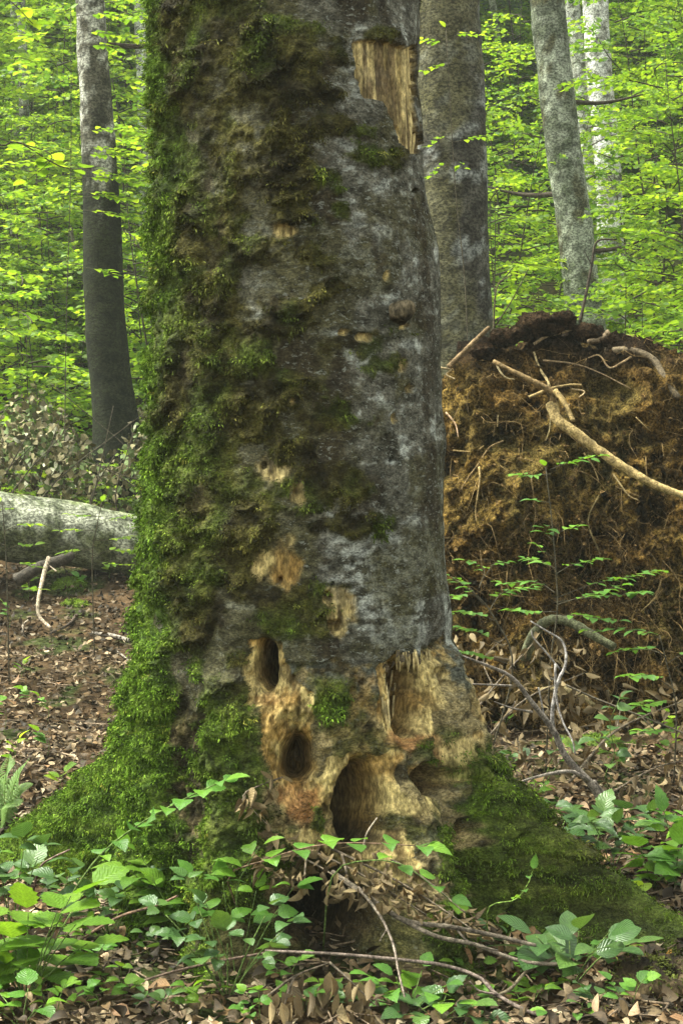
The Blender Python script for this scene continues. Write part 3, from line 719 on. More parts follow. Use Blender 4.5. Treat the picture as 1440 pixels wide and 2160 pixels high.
for (pxx, d, k, s) in [(15, 13.35, 4, .55), (120, 13.5, 4, .5), (215, 13.4, 4, .5), (275, 13.6, 4, .6), (40, 15.3, 4, 1.2), (120, 15.6, 4, 1.3), (130, 16.4, 4, 1.2), (-20, 15.8, 2, 1.0), (310, 18.0, 2, 1.0), (130, 18, 2, 1.1), (70, 19.4, 0, 1.0), (20, 16.2, 4, 1.6), (90, 16.6, 4, 1.5), (150, 19.5, 2, 1.3), (60, 18.2, 2, 1.1), (-40, 17, 4, 1.6), (340, 17, 4, 1.7), (0, 18.5, 2, 1.2), (230, 20.5, 2, 1.3), (110, 21, 0, 1.1), (300, 18.5, 4, 1.5), (40, 22.5, 2, 1.5)]:
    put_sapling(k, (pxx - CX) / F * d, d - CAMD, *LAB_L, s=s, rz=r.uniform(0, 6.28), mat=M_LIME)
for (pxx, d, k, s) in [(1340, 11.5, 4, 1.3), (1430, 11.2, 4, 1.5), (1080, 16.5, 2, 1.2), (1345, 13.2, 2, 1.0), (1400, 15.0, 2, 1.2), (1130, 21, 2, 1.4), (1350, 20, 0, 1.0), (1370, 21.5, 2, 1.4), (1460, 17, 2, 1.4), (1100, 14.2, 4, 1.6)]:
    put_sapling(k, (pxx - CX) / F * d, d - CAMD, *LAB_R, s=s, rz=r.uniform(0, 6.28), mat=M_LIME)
LAB_B = ('young beech on the slope close behind the mossy giant', 'young beeches behind the mossy giant')
for i in range(22):
    d = 16.3 + 14 * (i / 22) + r.uniform(-.5, .5); pxx = 450 + 400 * ((i * .618) % 1.0)
    put_sapling((0, 2, 3, 1, 2, 4)[i % 6], (pxx - CX) / F * d, d - CAMD, *LAB_B, s=r.uniform(.9, 1.3), rz=r.uniform(0, 6.28))
for i in range(24):
    d = r.uniform(27, 46); put_sapling(r.choice([0, 1, 3, 5]), (r.uniform(330, 980) - CX) / F * d, d - CAMD, *LAB_B, s=r.uniform(1.3, 2.1), rz=r.uniform(0, 6.28))
for i in range(30):
    d = r.uniform(20, 46); pxx = r.uniform(-750, -200) if i % 2 else r.uniform(1560, 2150)
    put_sapling(r.choice([0, 1, 3, 3]), (pxx - CX) / F * d, d - CAMD, *(LAB_F if i % 2 else LAB_G), s=r.uniform(1.2, 2.0), rz=r.uniform(0, 6.28))
for i in range(58):
    d = r.uniform(27, 46); pxx = r.uniform(-250, 480) if i % 2 else r.uniform(860, 1700)
    put_sapling(r.choice([0, 1, 3, 3, 5]), (pxx - CX) / F * d, d - CAMD, *(LAB_F if i % 2 else LAB_G), s=r.uniform(1.3, 2.1), rz=r.uniform(0, 6.28))

# far wood on the slope: one mass of leaves
fa = Acc(); m = 52000
d = 40 + 60 * rng.random(m) ** 1.3; cl = rng.integers(0, 700, m)
ccx = rng.uniform(-.42, .42, 700); ccd = 38 + 60 * rng.random(700) ** 1.2; cch = rng.uniform(.5, 7, 700)
rad = (.5 + 1.4 * rng.random(700))
off = rng.normal(size=(m, 3)) * A(1, 1, .45) * rad[cl][:, None]
x = ccx[cl] * ccd[cl] + off[:, 0]; y = ccd[cl] - CAMD + off[:, 1]
pos = np.stack([x, y, ground_z(x, y) + cch[cl] + off[:, 2]], 1)
scatter(fa, T_FAR, pos, rng.normal(size=(m, 3)) * A(1, 1, .25), A(0, 0, 1) + rng.normal(size=(m, 3)) * .4, .13 + .12 * rng.random(m), R=np.clip(rng.random(700)[cl] * .7 + .3 * rng.random(m), 0, 1))
o = fa.build('distant_foliage', M_GREEN); tag(o, 'green mass of leaves covering the far wooded slope', 'foliage', kind='stuff')

# ------------------------------------------------------------------ fallen log on the left
LD = 12.6
pl = [(-420, 1040, 82), (-150, 1078, 77), (0, 1108, 73), (150, 1128, 70), (290, 1152, 66), (430, 1175, 63), (560, 1198, 60)]
LC = np.array([PX(a, b, LD + .0012 * (a - 100)) for a, b, _ in pl]); LR = np.array([w / F * LD for *_, w in pl])
n = 130; P = catmull(LC, n); R = np.interp(np.linspace(0, 1, n), np.linspace(0, 1, len(LR)), LR)
V, f3, f4 = tube(P, R, 56)
cc = np.vstack([np.repeat(P, 56, 0), P[:1], P[-1:]])
fold = np.sin((V @ A(1, .2, .6)) * 9 + fbm(V, 2, 2, 4) * 8) * .5 + .5
V = cc + (V - cc) * (1 + .14 * (fbm(V, 3.2, 4, 401) - .5) - .045 * fold + .03 * (fbm(V, 20, 3, 402) - .5))[:, None]
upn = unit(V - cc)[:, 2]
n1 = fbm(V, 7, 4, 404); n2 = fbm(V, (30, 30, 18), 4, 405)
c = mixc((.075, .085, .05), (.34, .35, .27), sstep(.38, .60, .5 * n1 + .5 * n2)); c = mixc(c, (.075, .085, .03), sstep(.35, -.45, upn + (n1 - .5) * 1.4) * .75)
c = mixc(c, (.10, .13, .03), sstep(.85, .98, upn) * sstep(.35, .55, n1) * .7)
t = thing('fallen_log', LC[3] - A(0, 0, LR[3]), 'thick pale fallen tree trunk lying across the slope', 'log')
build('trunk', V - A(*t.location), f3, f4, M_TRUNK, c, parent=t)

# ------------------------------------------------------------------ uprooted root plate on the right
RD = 8.6
RC = A(1.42, RD - CAMD + .25, .80)
t = thing('root_plate', (RC[0], RC[1], gz(RC[0], RC[1])), 'tall upturned root plate of brown clay with hanging roots', 'root plate')
rp0 = A(*t.location)
ang_o = np.radians([-180, -150, -120, -90, -60, -30, 0, 30, 60, 80, 95, 105, 120, 140, 160, 180])
opx = [0] * 16
def plate_outline(a):
    # distance from the plate's middle to its rim, from the outline in the picture
    k = [1.40, 1.25, 1.1, 1.05, 1.1, 1.3, 1.55, 1.45, 1.40, 1.44, 1.47, 1.50, 1.50, 1.43, 1.40, 1.40]
    return np.interp(a, ang_o, k)
na, nr = 420, 200
aa = np.linspace(-np.pi, np.pi, na, endpoint=False); ss = np.concatenate([np.linspace(0, 1, nr - 40), 1 + np.linspace(.0, 1, 41)[1:]])
SS, AA = np.meshgrid(ss, aa, indexing='ij'); SS, AA = SS.ravel(), AA.ravel()
ro = plate_outline(AA); rim = np.minimum(SS, 1); back = np.maximum(SS - 1, 0)
rad = ro * rim * (1 - .5 * back * 0)
X = RC[0] + rad * np.cos(AA); Zp = RC[2] + rad * np.sin(AA)
Y = RC[1] - .28 * (1 - (rim * .97) ** 3) + .22 * (Zp - RC[2]) * .5 + back * .75
V = np.stack([X, Y, Zp], 1)
l1 = fbm(V, 2.2, 3, 501); l2 = fbm(V, 7, 4, 502); l3 = fbm(V, (22, 22, 16), 4, 503)
Nf = np.stack([np.cos(AA) * rim ** 6, -np.maximum(1 - rim ** 6, .15), np.sin(AA) * rim ** 6], 1)
V = V + unit(Nf) * ((l1 - .5) * .42 + (l2 - .5) * .22 + (l3 - .5) * .15 + (fbm(V, 55, 2, 504) - .5) * .03)[:, None]
i = np.arange(len(ss) - 1)[:, None] * na; j = np.arange(na)[None]; k = (np.arange(na) + 1) % na
F4 = np.stack([i + j, i + k[None], i + na + k[None], i + na + j], -1).reshape(-1, 4)
c = mixc((.026, .017, .007), (.135, .080, .022), sstep(.34, .58, .5 * l2 + .5 * l3)); c = mixc(c, (.19, .13, .036), sstep(.50, .64, fbm(V, 3, 5, 505)) * .55)
c = mixc(c, (.05, .05, .018), sstep(.5, .62, fbm(V, 4, 4, 506)) * .45)
c = mixc(c, (.02, .0135, .009), sstep(1.9, 2.35, V[:, 2] + (l2 - .5) * .5))
build('soil', V - rp0, None, F4, M_SOIL, c, parent=t)
SV = V; fsel = np.nonzero((SS < 1.02) & (V[:, 2] > 0))[0]
# countless rootlets
ra = Acc(); rr_ = np.random.default_rng(9)
for k_ in rr_.choice(fsel, 1500):
    p = SV[k_]; L = rr_.uniform(.05, .24); d0 = unit(A(rr_.normal() * .7, -.5, rr_.normal() * .5 - .15))
    s = np.linspace(0, 1, 5)[:, None]; w = rr_.normal(size=3) * .35
    P = p + d0 * L * s + (A(0, 0, -.55) + w * .5) * L * s ** 2 + A(*rr_.normal(size=3)) * .10 * L * np.sin(s * 7)
    V, a, b = tube(P, np.linspace(rr_.uniform(.0012, .003), .0007, 5), 3, cap=False)
    cb = A(.15, .10, .042) * rr_.uniform(.4, 1.7); ra.add(V, None, b, cb)
o = ra.build('rootlets', M_ROOT, t, rp0); tag(o, kind='stuff')
ra = Acc()
ks = rr_.choice(fsel, 6500); pos = SV[ks] + rr_.normal(size=(6500, 3)) * .012
scatter(ra, T_LOW, pos, rr_.normal(size=(6500, 3)) + A(0, -.6, -.4), rr_.normal(size=(6500, 3)), .012 + .03 * rr_.random(6500) ** 2, C=np.repeat(A(.16, .10, .04)[None], 6500, 0) * rr_.uniform(.3, 1.7, (6500, 1)), zs=rr_.uniform(-2, 2, 6500))
o = ra.build('crumbs', M_SOIL, t, rp0, smooth=False); tag(o, kind='stuff')
def plate_y(x, z):
    k = np.argmin((SV[fsel, 0] - x) ** 2 + (SV[fsel, 2] - z) ** 2); return SV[fsel[k], 1]
def on_plate(pp, lift):
    out = []
    for (x, y) in pp:
        d = RD - .2
        for _ in range(4):
            w = PX(x, y, d); d = plate_y(w[0], w[2]) + CAMD - lift
        out.append(PX(x, y, d))
    return np.array(out)
def root(pp, r0, r1, lift=.03, n=30, sides=9, colr=(.30, .22, .10), lab=None, d=None, rough=.4):
    P = on_plate(pp, lift) if d is None else np.array([PX(x, y, dd) for (x, y), dd in zip(pp, d)])
    ys = P[:, 1]; P[1:-1, 1] = (ys[:-2] + ys[1:-1] * 2 + ys[2:]) / 4
    V, a, b = tube(catmull(P, n), np.linspace(r0, r1, n), sides, rough, int(pp[0][0]))
    o = build('root', V - rp0, a, b, M_ROOT, A(*colr) * (.7 + .6 * fbm(V, 18, 3, 8))[:, None], parent=t)
    if lab: o['label'] = lab
root([(1162, 850), (1175, 885), (1215, 915), (1262, 950), (1318, 988), (1375, 1020), (1440, 1045), (1520, 1062)], .030, .017, n=60, sides=14, rough=.7, colr=(.32, .235, .105), d=[8.15, 8.12, 8.08, 8.05, 8.02, 8.0, 7.98, 7.95], lab='long smooth pale root sticking out')
root([(1040, 762), (1075, 780), (1110, 798), (1150, 818), (1165, 835), (1165, 860)], .012, .019, rough=.8, colr=(.17, .115, .055), d=[8.2, 8.15, 8.13, 8.12, 8.13, 8.15])
root([(1170, 825), (1190, 850), (1208, 888)], .016, .011, rough=.8, colr=(.21, .15, .065), d=[8.12, 8.05, 8.0])
for pp, r0, r1, cl_ in [([(1125, 742), (1138, 775), (1150, 800), (1158, 815)], .006, .009, (.34, .26, .13)), ([(1115, 838), (1160, 820), (1200, 812), (1226, 812)], .011, .006, (.25, .18, .08)),
                     ([(1042, 760), (1055, 785), (1068, 797), (1085, 800)], .007, .003, (.40, .32, .18)), ([(1125, 726), (1150, 710), (1180, 702), (1205, 694)], .010, .010, (.22, .16, .09)),
                     ([(1010, 985), (1012, 1010), (1008, 1040), (1002, 1075), (1004, 1100)], .006, .003, (.28, .20, .09)), ([(1060, 930), (1030, 945), (1012, 975), (985, 1010), (970, 1035)], .006, .003, (.22, .15, .07)),
                     ([(1292, 1000), (1310, 1025), (1325, 1045), (1345, 1055)], .006, .003, (.34, .25, .12)), ([(1230, 955), (1250, 985), (1262, 1015)], .005, .003, (.28, .2, .09)),
                     ([(1145, 760), (1210, 768), (1260, 785), (1330, 820)], .006, .003, (.20, .14, .08)), ([(1345, 742), (1310, 765), (1285, 775), (1262, 750), (1240, 755)], .007, .004, (.26, .18, .10)),
                     ([(940, 870), (960, 895), (966, 922)], .006, .003, (.36, .24, .15)), ([(1160, 875), (1158, 905), (1150, 930)], .004, .002, (.25, .2, .1)), ([(1050, 875), (1048, 900)], .004, .003, (.36, .28, .14)),
                     ([(928, 775), (950, 780), (940, 790), (960, 800)], .005, .004, (.34, .26, .15)), ([(1265, 1170), (1240, 1100), (1262, 1045)], .005, .003, (.22, .17, .08)), ([(1205, 820), (1230, 828), (1205, 850), (1195, 862)], .005, .003, (.34, .25, .14)),
                     ([(1012, 1160), (1018, 1210), (1012, 1260)], .004, .002, (.22, .15, .07)), ([(1120, 1010), (1128, 1080), (1122, 1120)], .004, .002, (.22, .15, .07)), ([(1340, 880), (1362, 900), (1372, 910)], .004, .002, (.26, .19, .09)),
                     ([(955, 950), (1000, 952), (1020, 940)], .005, .003, (.2, .14, .06)), ([(1395, 1220), (1380, 1260), (1350, 1290)], .005, .003, (.22, .16, .07)), ([(985, 1185), (1030, 1180), (1080, 1195)], .004, .002, (.2, .14, .06))]:
    root(pp, r0, r1, .035, 22, 6, cl_)
root([(945, 775), (975, 745), (1005, 715), (1032, 690)], .016, .012, .02, colr=(.16, .11, .06)); root([(1275, 742), (1330, 738), (1370, 760), (1408, 800), (1430, 840)], .022, .018, .02, colr=(.11, .085, .055))
root([(1240, 720), (1262, 718), (1284, 700)], .013, .018, .05, colr=(.15, .11, .07))
# dark humus clods along its rim
for (x, y, s) in [(1130, 672, .09), (1185, 664, .07), (1100, 690, .06), (1060, 700, .07), (1235, 690, .07), (1275, 708, .06), (1020, 730, .06), (1320, 745, .07), (1365, 765, .06), (1160, 680, .07)]:
    u = unit(rng.normal(size=(500, 3))); pass
    a = np.linspace(0, 2 * np.pi, 28, endpoint=False); b = np.linspace(.05, np.pi - .05, 16); BB, AA_ = np.meshgrid(b, a, indexing='ij')
    V = np.stack([np.sin(BB) * np.cos(AA_), np.sin(BB) * np.sin(AA_), np.cos(BB)], -1).reshape(-1, 3)
    V = V * (s * (.35 + 1.2 * fbm(V + x, 3.5, 5, 77, .75)))[:, None] * A(1.2, 1, .8) + PX(x, y + 12, RD + .35)
    i = np.arange(15)[:, None] * 28; j = np.arange(28)[None]; k = (np.arange(28) + 1) % 28
    f4 = np.stack([i + j, i + k[None], i + 28 + k[None], i + 28 + j], -1).reshape(-1, 4)
    build('clod', V - rp0, None, f4, M_SOIL, A(.035, .022, .013) * (.5 + fbm(V, 20, 3, 4))[:, None], parent=t)
# ------------------------------------------------------------------ leaf litter
LC_ = np.array([(.040, .027, .014), (.10, .068, .035), (.19, .135, .075), (.29, .215, .13), (.16, .098, .045), (.42, .34, .225), (.075, .05, .028)])
def litter(m, x0, x1, y0, y1, s0, s1, lift, power=1.0):
    y = y0 + (y1 - y0) * rng.random(m) ** power; x = x0 + (x1 - x0) * rng.random(m)
    k = np.abs(x) < .30 * (y + CAMD) + 1.0; x, y = x[k], y[k]; m = len(x)
    z = ground_z(x, y) + lift * rng.random(m) ** 1.5 + .004
    return np.stack([x, y, z], 1)
la = Acc()
for (m, b, tpl) in [(25000, (-2.9, 2.9, -1.7, 2.5, 0, 0, .045, 1), T_LIT), (30000, (-5, 5, 2.5, 9.5, 0, 0, .05, 1), T_LOW)]:
    p = litter(m, *b); m = len(p)
    c = LC_[rng.choice(7, m, p=[.26, .22, .16, .09, .13, .04, .10])] * rng.uniform(.7, 1.25, (m, 1))
    litter_tone = sstep(.35, .6, fbm(p, 1.6, 3, 611)); c = c * (.55 + .6 * litter_tone[:, None])     # darker and lighter patches at random
    scatter(la, tpl, p, rng.normal(size=(m, 3)) * A(1, 1, .28), A(0, 0, 1) + rng.normal(size=(m, 3)) * .55, rng.uniform(.028, .060, m), c * .85, wide=rng.uniform(.5, 1.2, m), zs=rng.uniform(-3.5, 3.5, m))
o = la.build('leaf_litter', M_LITTER); tag(o, 'carpet of dry brown beech leaves on the forest floor', 'leaf litter', kind='stuff')
# twiglets in the litter
ta = Acc()
for k in range(900):
    y = rng.uniform(-1.3, 5.5); x = rng.uniform(-1, 1) * (.24 * (y + CAMD) + .5); a = rng.uniform(0, 6.28); L = rng.uniform(.06, .35)
    s = np.linspace(-.5, .5, 4); P = np.stack([x + L * s * math.cos(a) + .02 * np.sin(s * 9), y + L * s * math.sin(a), np.zeros(4)], 1); P[:, 2] = ground_z(P[:, 0], P[:, 1]) + .02 + .02 * rng.random()
    V, f, q4 = tube(P, rng.uniform(.0015, .004), 4, cap=False); ta.add(V, None, q4, A(.13, .095, .065) * rng.uniform(.4, 1.7))
o = ta.build('fallen_twigs', M_TWIG); tag(o, 'thin broken twigs strewn through the leaf litter', 'twigs', kind='stuff')

LMESH = {}
def leaf_obj(key, tpl, mat, parent, base, pos, X, Nn, size, wide=1.0, name='leaf', zsc=1.0):
    if key not in LMESH:
        V, Fc, U = tpl; oo = build(name, V, Fc, None, mat, rnd=np.zeros(len(V)), luv=U, parent=parent); LMESH[key] = oo.data; o = oo
    else:
        o = bpy.data.objects.new(name, LMESH[key]); COL.objects.link(o); o.parent = parent
    X_, Y_, Z_ = frames(np.asarray(X, float)[None], np.asarray(Nn, float)[None])
    M = np.eye(4); M[:3, 0] = X_[0] * size; M[:3, 1] = Y_[0] * size * wide; M[:3, 2] = Z_[0] * size * zsc; M[:3, 3] = np.asarray(pos) - (np.asarray(base) if base is not None else 0)
    o.matrix_basis = Matrix(M.tolist())
    return o
KEYS = {'beech': (T_BEECHN,), 'broad': (T_BROAD,), 'lance': (T_LANCE,), 'lobed': (T_LOBED,), 'curl': (T_CURL,), 'dead': (T_DEAD,)}
# the largest single leaves lying loose in front
M_DRY = [m_leaf('dry_leaf_%d' % k, [(0, a), (1, b)], .08, (1, .9, .7), .55, .35, .5) for k, (a, b) in enumerate([((.30, .20, .12), (.46, .34, .23)), ((.20, .11, .055), (.34, .2, .10))])]
spots = [(230, 2030), (245, 1955), (280, 2000), (215, 2075), (310, 2090), (140, 2070), (130, 2140), (330, 1960), (300, 1920), (120, 1985), (255, 1910), (60, 2075), (180, 2125), (360, 2080), (395, 2130), (270, 2140),
         (940, 2080), (1150, 2075), (1175, 2100), (955, 2085), (1030, 2125), (1060, 2050), (1080, 2130), (905, 2130), (1255, 2140), (850, 2145), (880, 2060), (990, 2045), (1120, 2105), (1005, 2150), (1350, 2140), (1410, 2145),
         (1210, 1860), (1250, 1880), (1300, 1850), (1330, 1905), (1390, 1930), (1280, 1800), (1220, 1700), (1260, 1720), (1380, 1700), (1410, 1870), (1180, 1690), (1340, 1800), (1150, 1720), (1420, 1760),
         (150, 1400), (190, 1390), (90, 1370), (210, 1440), (60, 1330), (120, 1440), (170, 1500), (40, 1480), (230, 1380), (200, 1350), (110, 1540), (60, 1560), (150, 1600), (30, 1440), (220, 1310), (130, 1330), (180, 1555), (100, 1620), (140, 1650)]
for k, (x, y) in enumerate(spots):
    p = GP(x + random.uniform(-6, 6), y, .03)
    where = 'left of the mossy roots' if x < 450 and y > 1800 else 'behind the bright green root' if x < 450 else 'below the front twigs' if y > 2000 else 'beyond the right hand root'
    where = where.replace('right hand root', 'long side root')
    o = leaf_obj('dry%d' % (k % 2), T_CURL if k % 4 == 0 else T_DEAD, M_DRY[k % 2], None, None, p, [random.uniform(-1, 1), random.uniform(-1, 1), random.uniform(-.2, .3)], [random.uniform(-.5, .5), random.uniform(-.8, .1), 1], random.uniform(.05, .078), random.uniform(.8, 1.2), 'fallen_leaf', random.choice([-1, .6, 1]))
    tag(o, 'dry %s leaf lying loose on the ground %s' % (('pale tan', 'rusty brown')[k % 2], where), 'leaf', 'loose dry leaves ' + where)
o = leaf_obj('orange', T_BROAD, m_leaf('orange_leaf', [(0, (.42, .20, .03)), (1, (.46, .23, .04))], .2), None, None, GP(1395, 2065, .0), [.35, 0, 1], [.2, -1, .2], .095, .6, 'fallen_leaf'); tag(o, 'single orange leaf standing on edge by the long side root', 'leaf')

# ------------------------------------------------------------------ sticks and fallen branches
def stick(name, label, mains, colr=(.12, .10, .08), cat='branch', rough=.35, mat=None):
    """mains: list of (pixel points with depth, r0, r1); the first is the branch itself, the others its side twigs"""
    t = None
    for i, (pp, r0, r1) in enumerate(mains):
        P = np.array([PX(*q_) if len(q_) == 3 else GP(q_[0], q_[1], .02) for q_ in pp])
        if t is None:
            g_ = P[np.argmin(P[:, 2] - ground_z(P[:, 0], P[:, 1]))]; base = A(g_[0], g_[1], gz(g_[0], g_[1])); t = thing(name, base, label, cat)
        n = max(12, 6 * len(P)); V, a, b = tube(catmull(P, n), np.linspace(r0, r1, n), 8 if r0 > .006 else 5, rough, i + int(pp[0][0]))
        build('stem' if i == 0 else 'twig', V - base, a, b, mat or M_TWIG, A(*colr) * (.6 + .8 * fbm(V, 26, 3, 12))[:, None], parent=t)
    return t
stick('dead_branch', 'long dead branch with bare twigs leaning right of the trunk foot', [
    ([(1290, 1735, 6.75), (1250, 1660, 6.72), (1195, 1600, 6.7), (1165, 1540, 6.7), (1120, 1480, 6.68), (1080, 1430, 6.65), (1030, 1405, 6.6), (972, 1383, 6.5)], .020, .004),
    ([(1078, 1447, 6.66), (1040, 1445, 6.6), (996, 1443, 6.5)], .006, .003), ([(1122, 1502, 6.68), (1080, 1494, 6.6), (1042, 1480, 6.55)], .006, .002), ([(1080, 1494, 6.6), (1085, 1480, 6.58)], .003, .002),
    ([(1240, 1645, 6.7), (1205, 1628, 6.65), (1160, 1632, 6.6), (1110, 1645, 6.55), (1090, 1655, 6.5)], .010, .004), ([(1250, 1650, 6.72), (1285, 1690, 6.8), (1315, 1720, 6.85)], .014, .008)], (.17, .145, .125))
stick('dead_twig', 'pale forked twig curving up before the clay root plate', [
    ([(1166, 1545, 6.9), (1164, 1500, 6.9), (1175, 1440, 6.92), (1192, 1400, 6.95), (1186, 1355, 7.0), (1150, 1330, 7.0), (1118, 1310, 7.0)], .010, .003),
    ([(1180, 1412, 6.95), (1150, 1375, 6.95), (1124, 1345, 6.95), (1120, 1330, 6.95)], .005, .002), ([(1170, 1400, 6.9), (1172, 1470, 6.88), (1185, 1520, 6.85), (1205, 1560, 6.8), (1213, 1592, 6.78)], .006, .003), ([(1135, 1450, 6.9), (1145, 1500, 6.9), (1156, 1535, 6.88)], .004, .003)], (.23, .21, .20))
stick('mossy_bough', 'thick bent grey bough arching out of the clay root plate', [([(1105, 1390, 7.75), (1122, 1345, 7.7), (1150, 1312, 7.65), (1190, 1308, 7.6), (1240, 1335, 7.55), (1296, 1366, 7.5)], .028, .020)], (.085, .088, .05), rough=.6)
stick('root_branch', 'short yellowish branch lying low under the root plate', [([(1140, 1458, 7.6), (1180, 1452, 7.5), (1220, 1465, 7.4), (1252, 1488, 7.35)], .016, .012)], (.20, .16, .08))
stick('dead_twig', 'thin straight twig slanting over leaves right of the dead branch', [([(1160, 1430, 7.3), (1260, 1475, 7.2), (1350, 1510, 7.1), (1450, 1550, 7.0)], .006, .004), ([(1350, 1510, 7.1), (1400, 1560, 7.0)], .003, .002)], (.09, .075, .055))
stick('pale_stick', 'pale peeled stick standing crooked in the litter below the log', [([(104, 1176, 10.2), (92, 1215, 10.1), (81, 1270, 9.9), (84, 1300, 9.8), (108, 1325, 9.6)], .016, .009), ([(100, 1190, 10.2), (120, 1205, 10.1)], .006, .004)], (.30, .24, .18))
stick('dark_stick', 'dark curved stick touching the pale peeled stick', [([(162, 1298), (145, 1318), (105, 1338)], .014, .008)], (.06, .045, .035))
stick('dark_bough', 'dark rotten bough lying against the underside of the log', [([(35, 1225, 11.3), (80, 1200, 11.3), (135, 1180, 11.4), (150, 1172, 11.5)], .05, .035)], (.045, .038, .03))
stick('grey_stick', 'grey stick lying by the foot of the mossy trunk', [([(275, 1352), (235, 1340), (195, 1336)], .017, .011), ([(275, 1395), (245, 1372)], .008, .005)], (.24, .21, .18))
stick('small_stick', 'short bent stick in the litter near the ferns', [([(48, 1335), (50, 1318), (65, 1305)], .010, .006)], (.24, .20, .16))
stick('fallen_branch', 'long thin branch crossing in front of the dark hollow', [([(560, 2006, 4.62), (640, 2009, 4.6), (720, 2013, 4.58), (850, 2025, 4.56), (940, 2037, 4.54), (1010, 2062, 4.5), (1050, 2100, 4.45), (1130, 2140, 4.4), (1190, 2143, 4.4)], .005, .007), ([(1050, 2098, 4.45), (1010, 2090, 4.43), (990, 2070, 4.42)], .004, .002)], (.13, .10, .085))
stick('fallen_branch', 'forked grey branch sloping down from the dead leaf heap', [([(700, 1840, 4.8), (760, 1880, 4.74), (850, 1940, 4.68), (950, 1955, 4.64), (1050, 1975, 4.62), (1130, 1995, 4.6)], .009, .006), ([(850, 1942, 4.68), (920, 1975, 4.62), (1000, 1992, 4.6), (1060, 2015, 4.58), (1110, 2030, 4.57), (1180, 2034, 4.56)], .007, .006), ([(960, 1957, 4.64), (990, 1988, 4.6), (1050, 2005, 4.57)], .004, .003)], (.11, .09, .07))
stick('fallen_branch', 'thin twig hanging from the leaf heap over the hollow', [([(755, 1872, 4.72), (800, 1930, 4.64), (828, 1990, 4.56), (840, 2050, 4.5), (855, 2112, 4.45)], .005, .003), ([(815, 1960, 4.6), (800, 1985, 4.58)], .002, .001)], (.20, .16, .13))
stick('brown_stem', 'brown arching stem low in front of the olive mossy root', [([(170, 1985), (250, 1935, 4.8), (330, 1910, 4.8), (375, 1890, 4.8)], .005, .004)], (.16, .10, .07))
stick('brown_stem', 'long dark stem reaching over litter to the mossy root foot', [([(150, 2140), (240, 2095, 4.55), (330, 2060, 4.6), (440, 2032, 4.62), (580, 2006, 4.64)], .004, .004), ([(290, 2160, 4.42), (345, 2105, 4.45), (372, 2062, 4.5)], .004, .002)], (.13, .09, .07))
stick('brown_stem', 'bare stem curving past the dark stump', [([(1000, 2118), (1070, 2090, 4.52), (1110, 2050, 4.56), (1180, 2015, 4.6)], .006, .004)], (.11, .09, .06))
stick('brown_stem', 'bare twig poking up before the left creases of the tree', [([(70, 1880), (85, 1830, 5.5), (110, 1810, 5.5), (148, 1792, 5.5)], .005, .003)], (.16, .11, .09))
stick('dead_twig', 'small bent twig standing in the largest pecked hole', [([(765, 1790, 4.85), (775, 1755, 4.85), (795, 1725, 4.83)], .004, .002)], (.30, .25, .2))

def lump(name, label, cat, c, s, colf, mat, seed, fz=.7, shoots_n=0, mc=None):
    a = np.linspace(0, 2 * np.pi, 60, endpoint=False); b = np.linspace(.03, np.pi - .03, 34); BB, AA_ = np.meshgrid(b, a, indexing='ij')
    V = np.stack([np.sin(BB) * np.cos(AA_), np.sin(BB) * np.sin(AA_), np.cos(BB)], -1).reshape(-1, 3); N0 = V.copy()
    V = V * (s * (.5 + .95 * fbm(V + seed, 1.8, 5, seed)))[:, None] * A(1.25, 1, fz)
    i = np.arange(33)[:, None] * 60; j = np.arange(60)[None]; k = (np.arange(60) + 1) % 60
    f4 = np.stack([i + j, i + k[None], i + 60 + k[None], i + 60 + j], -1).reshape(-1, 4)
    t = thing(name, c, label, cat); build('body', V, None, f4, mat, colf(V), parent=t)
    if shoots_n:
        up = np.nonzero(N0[:, 2] > -.1)[0]; sl_ = rng.choice(up, shoots_n); Vs, Fs, cs = shoots(V[sl_] + rng.normal(size=(shoots_n, 3)) * .006, unit(N0[sl_] + A(0, 0, .5)), np.broadcast_to(A(*mc), (shoots_n, 3)), .018, .003, .3, seed)
        o = build('moss', Vs, Fs, None, M_MOSS, cs, parent=t, smooth=False); tag(o, kind='stuff')
darkw = lambda V: mixc((.018, .014, .010), (.075, .055, .03), sstep(.35, .65, fbm(V, 14, 4, 5)))
lump('rotten_stump', 'dark rotten stump under the broad leaved plant', 'stump', GP(1395, 2125, -.03), .15, darkw, M_WOOD, 3, .85, 1500, (.06, .07, .015))
lump('rotten_stump', 'low crumbling brown stump among twigs before the tree', 'stump', GP(1010, 2010, -.06), .14, darkw, M_WOOD, 5, .6, 0)
lump('mossy_stone', 'round cushion of green moss on litter below the log', 'stone', GP(148, 1240, -.02), .11, lambda V: np.broadcast_to(A(.07, .10, .015), V.shape), M_MOSS, 8, .6, 2500, (.10, .16, .02))
lump('mossy_stone', 'small bright moss cushion beside the round one', 'stone', GP(160, 1278, -.02), .08, lambda V: np.broadcast_to(A(.09, .13, .02), V.shape), M_MOSS, 9, .5, 1500, (.14, .21, .02))
lump('mossy_stone', 'moss covered mound at the foot of the root plate', 'stone', GP(1255, 1590, -.04), .20, lambda V: np.broadcast_to(A(.06, .09, .015), V.shape), M_MOSS, 12, .45, 3000, (.10, .16, .02))

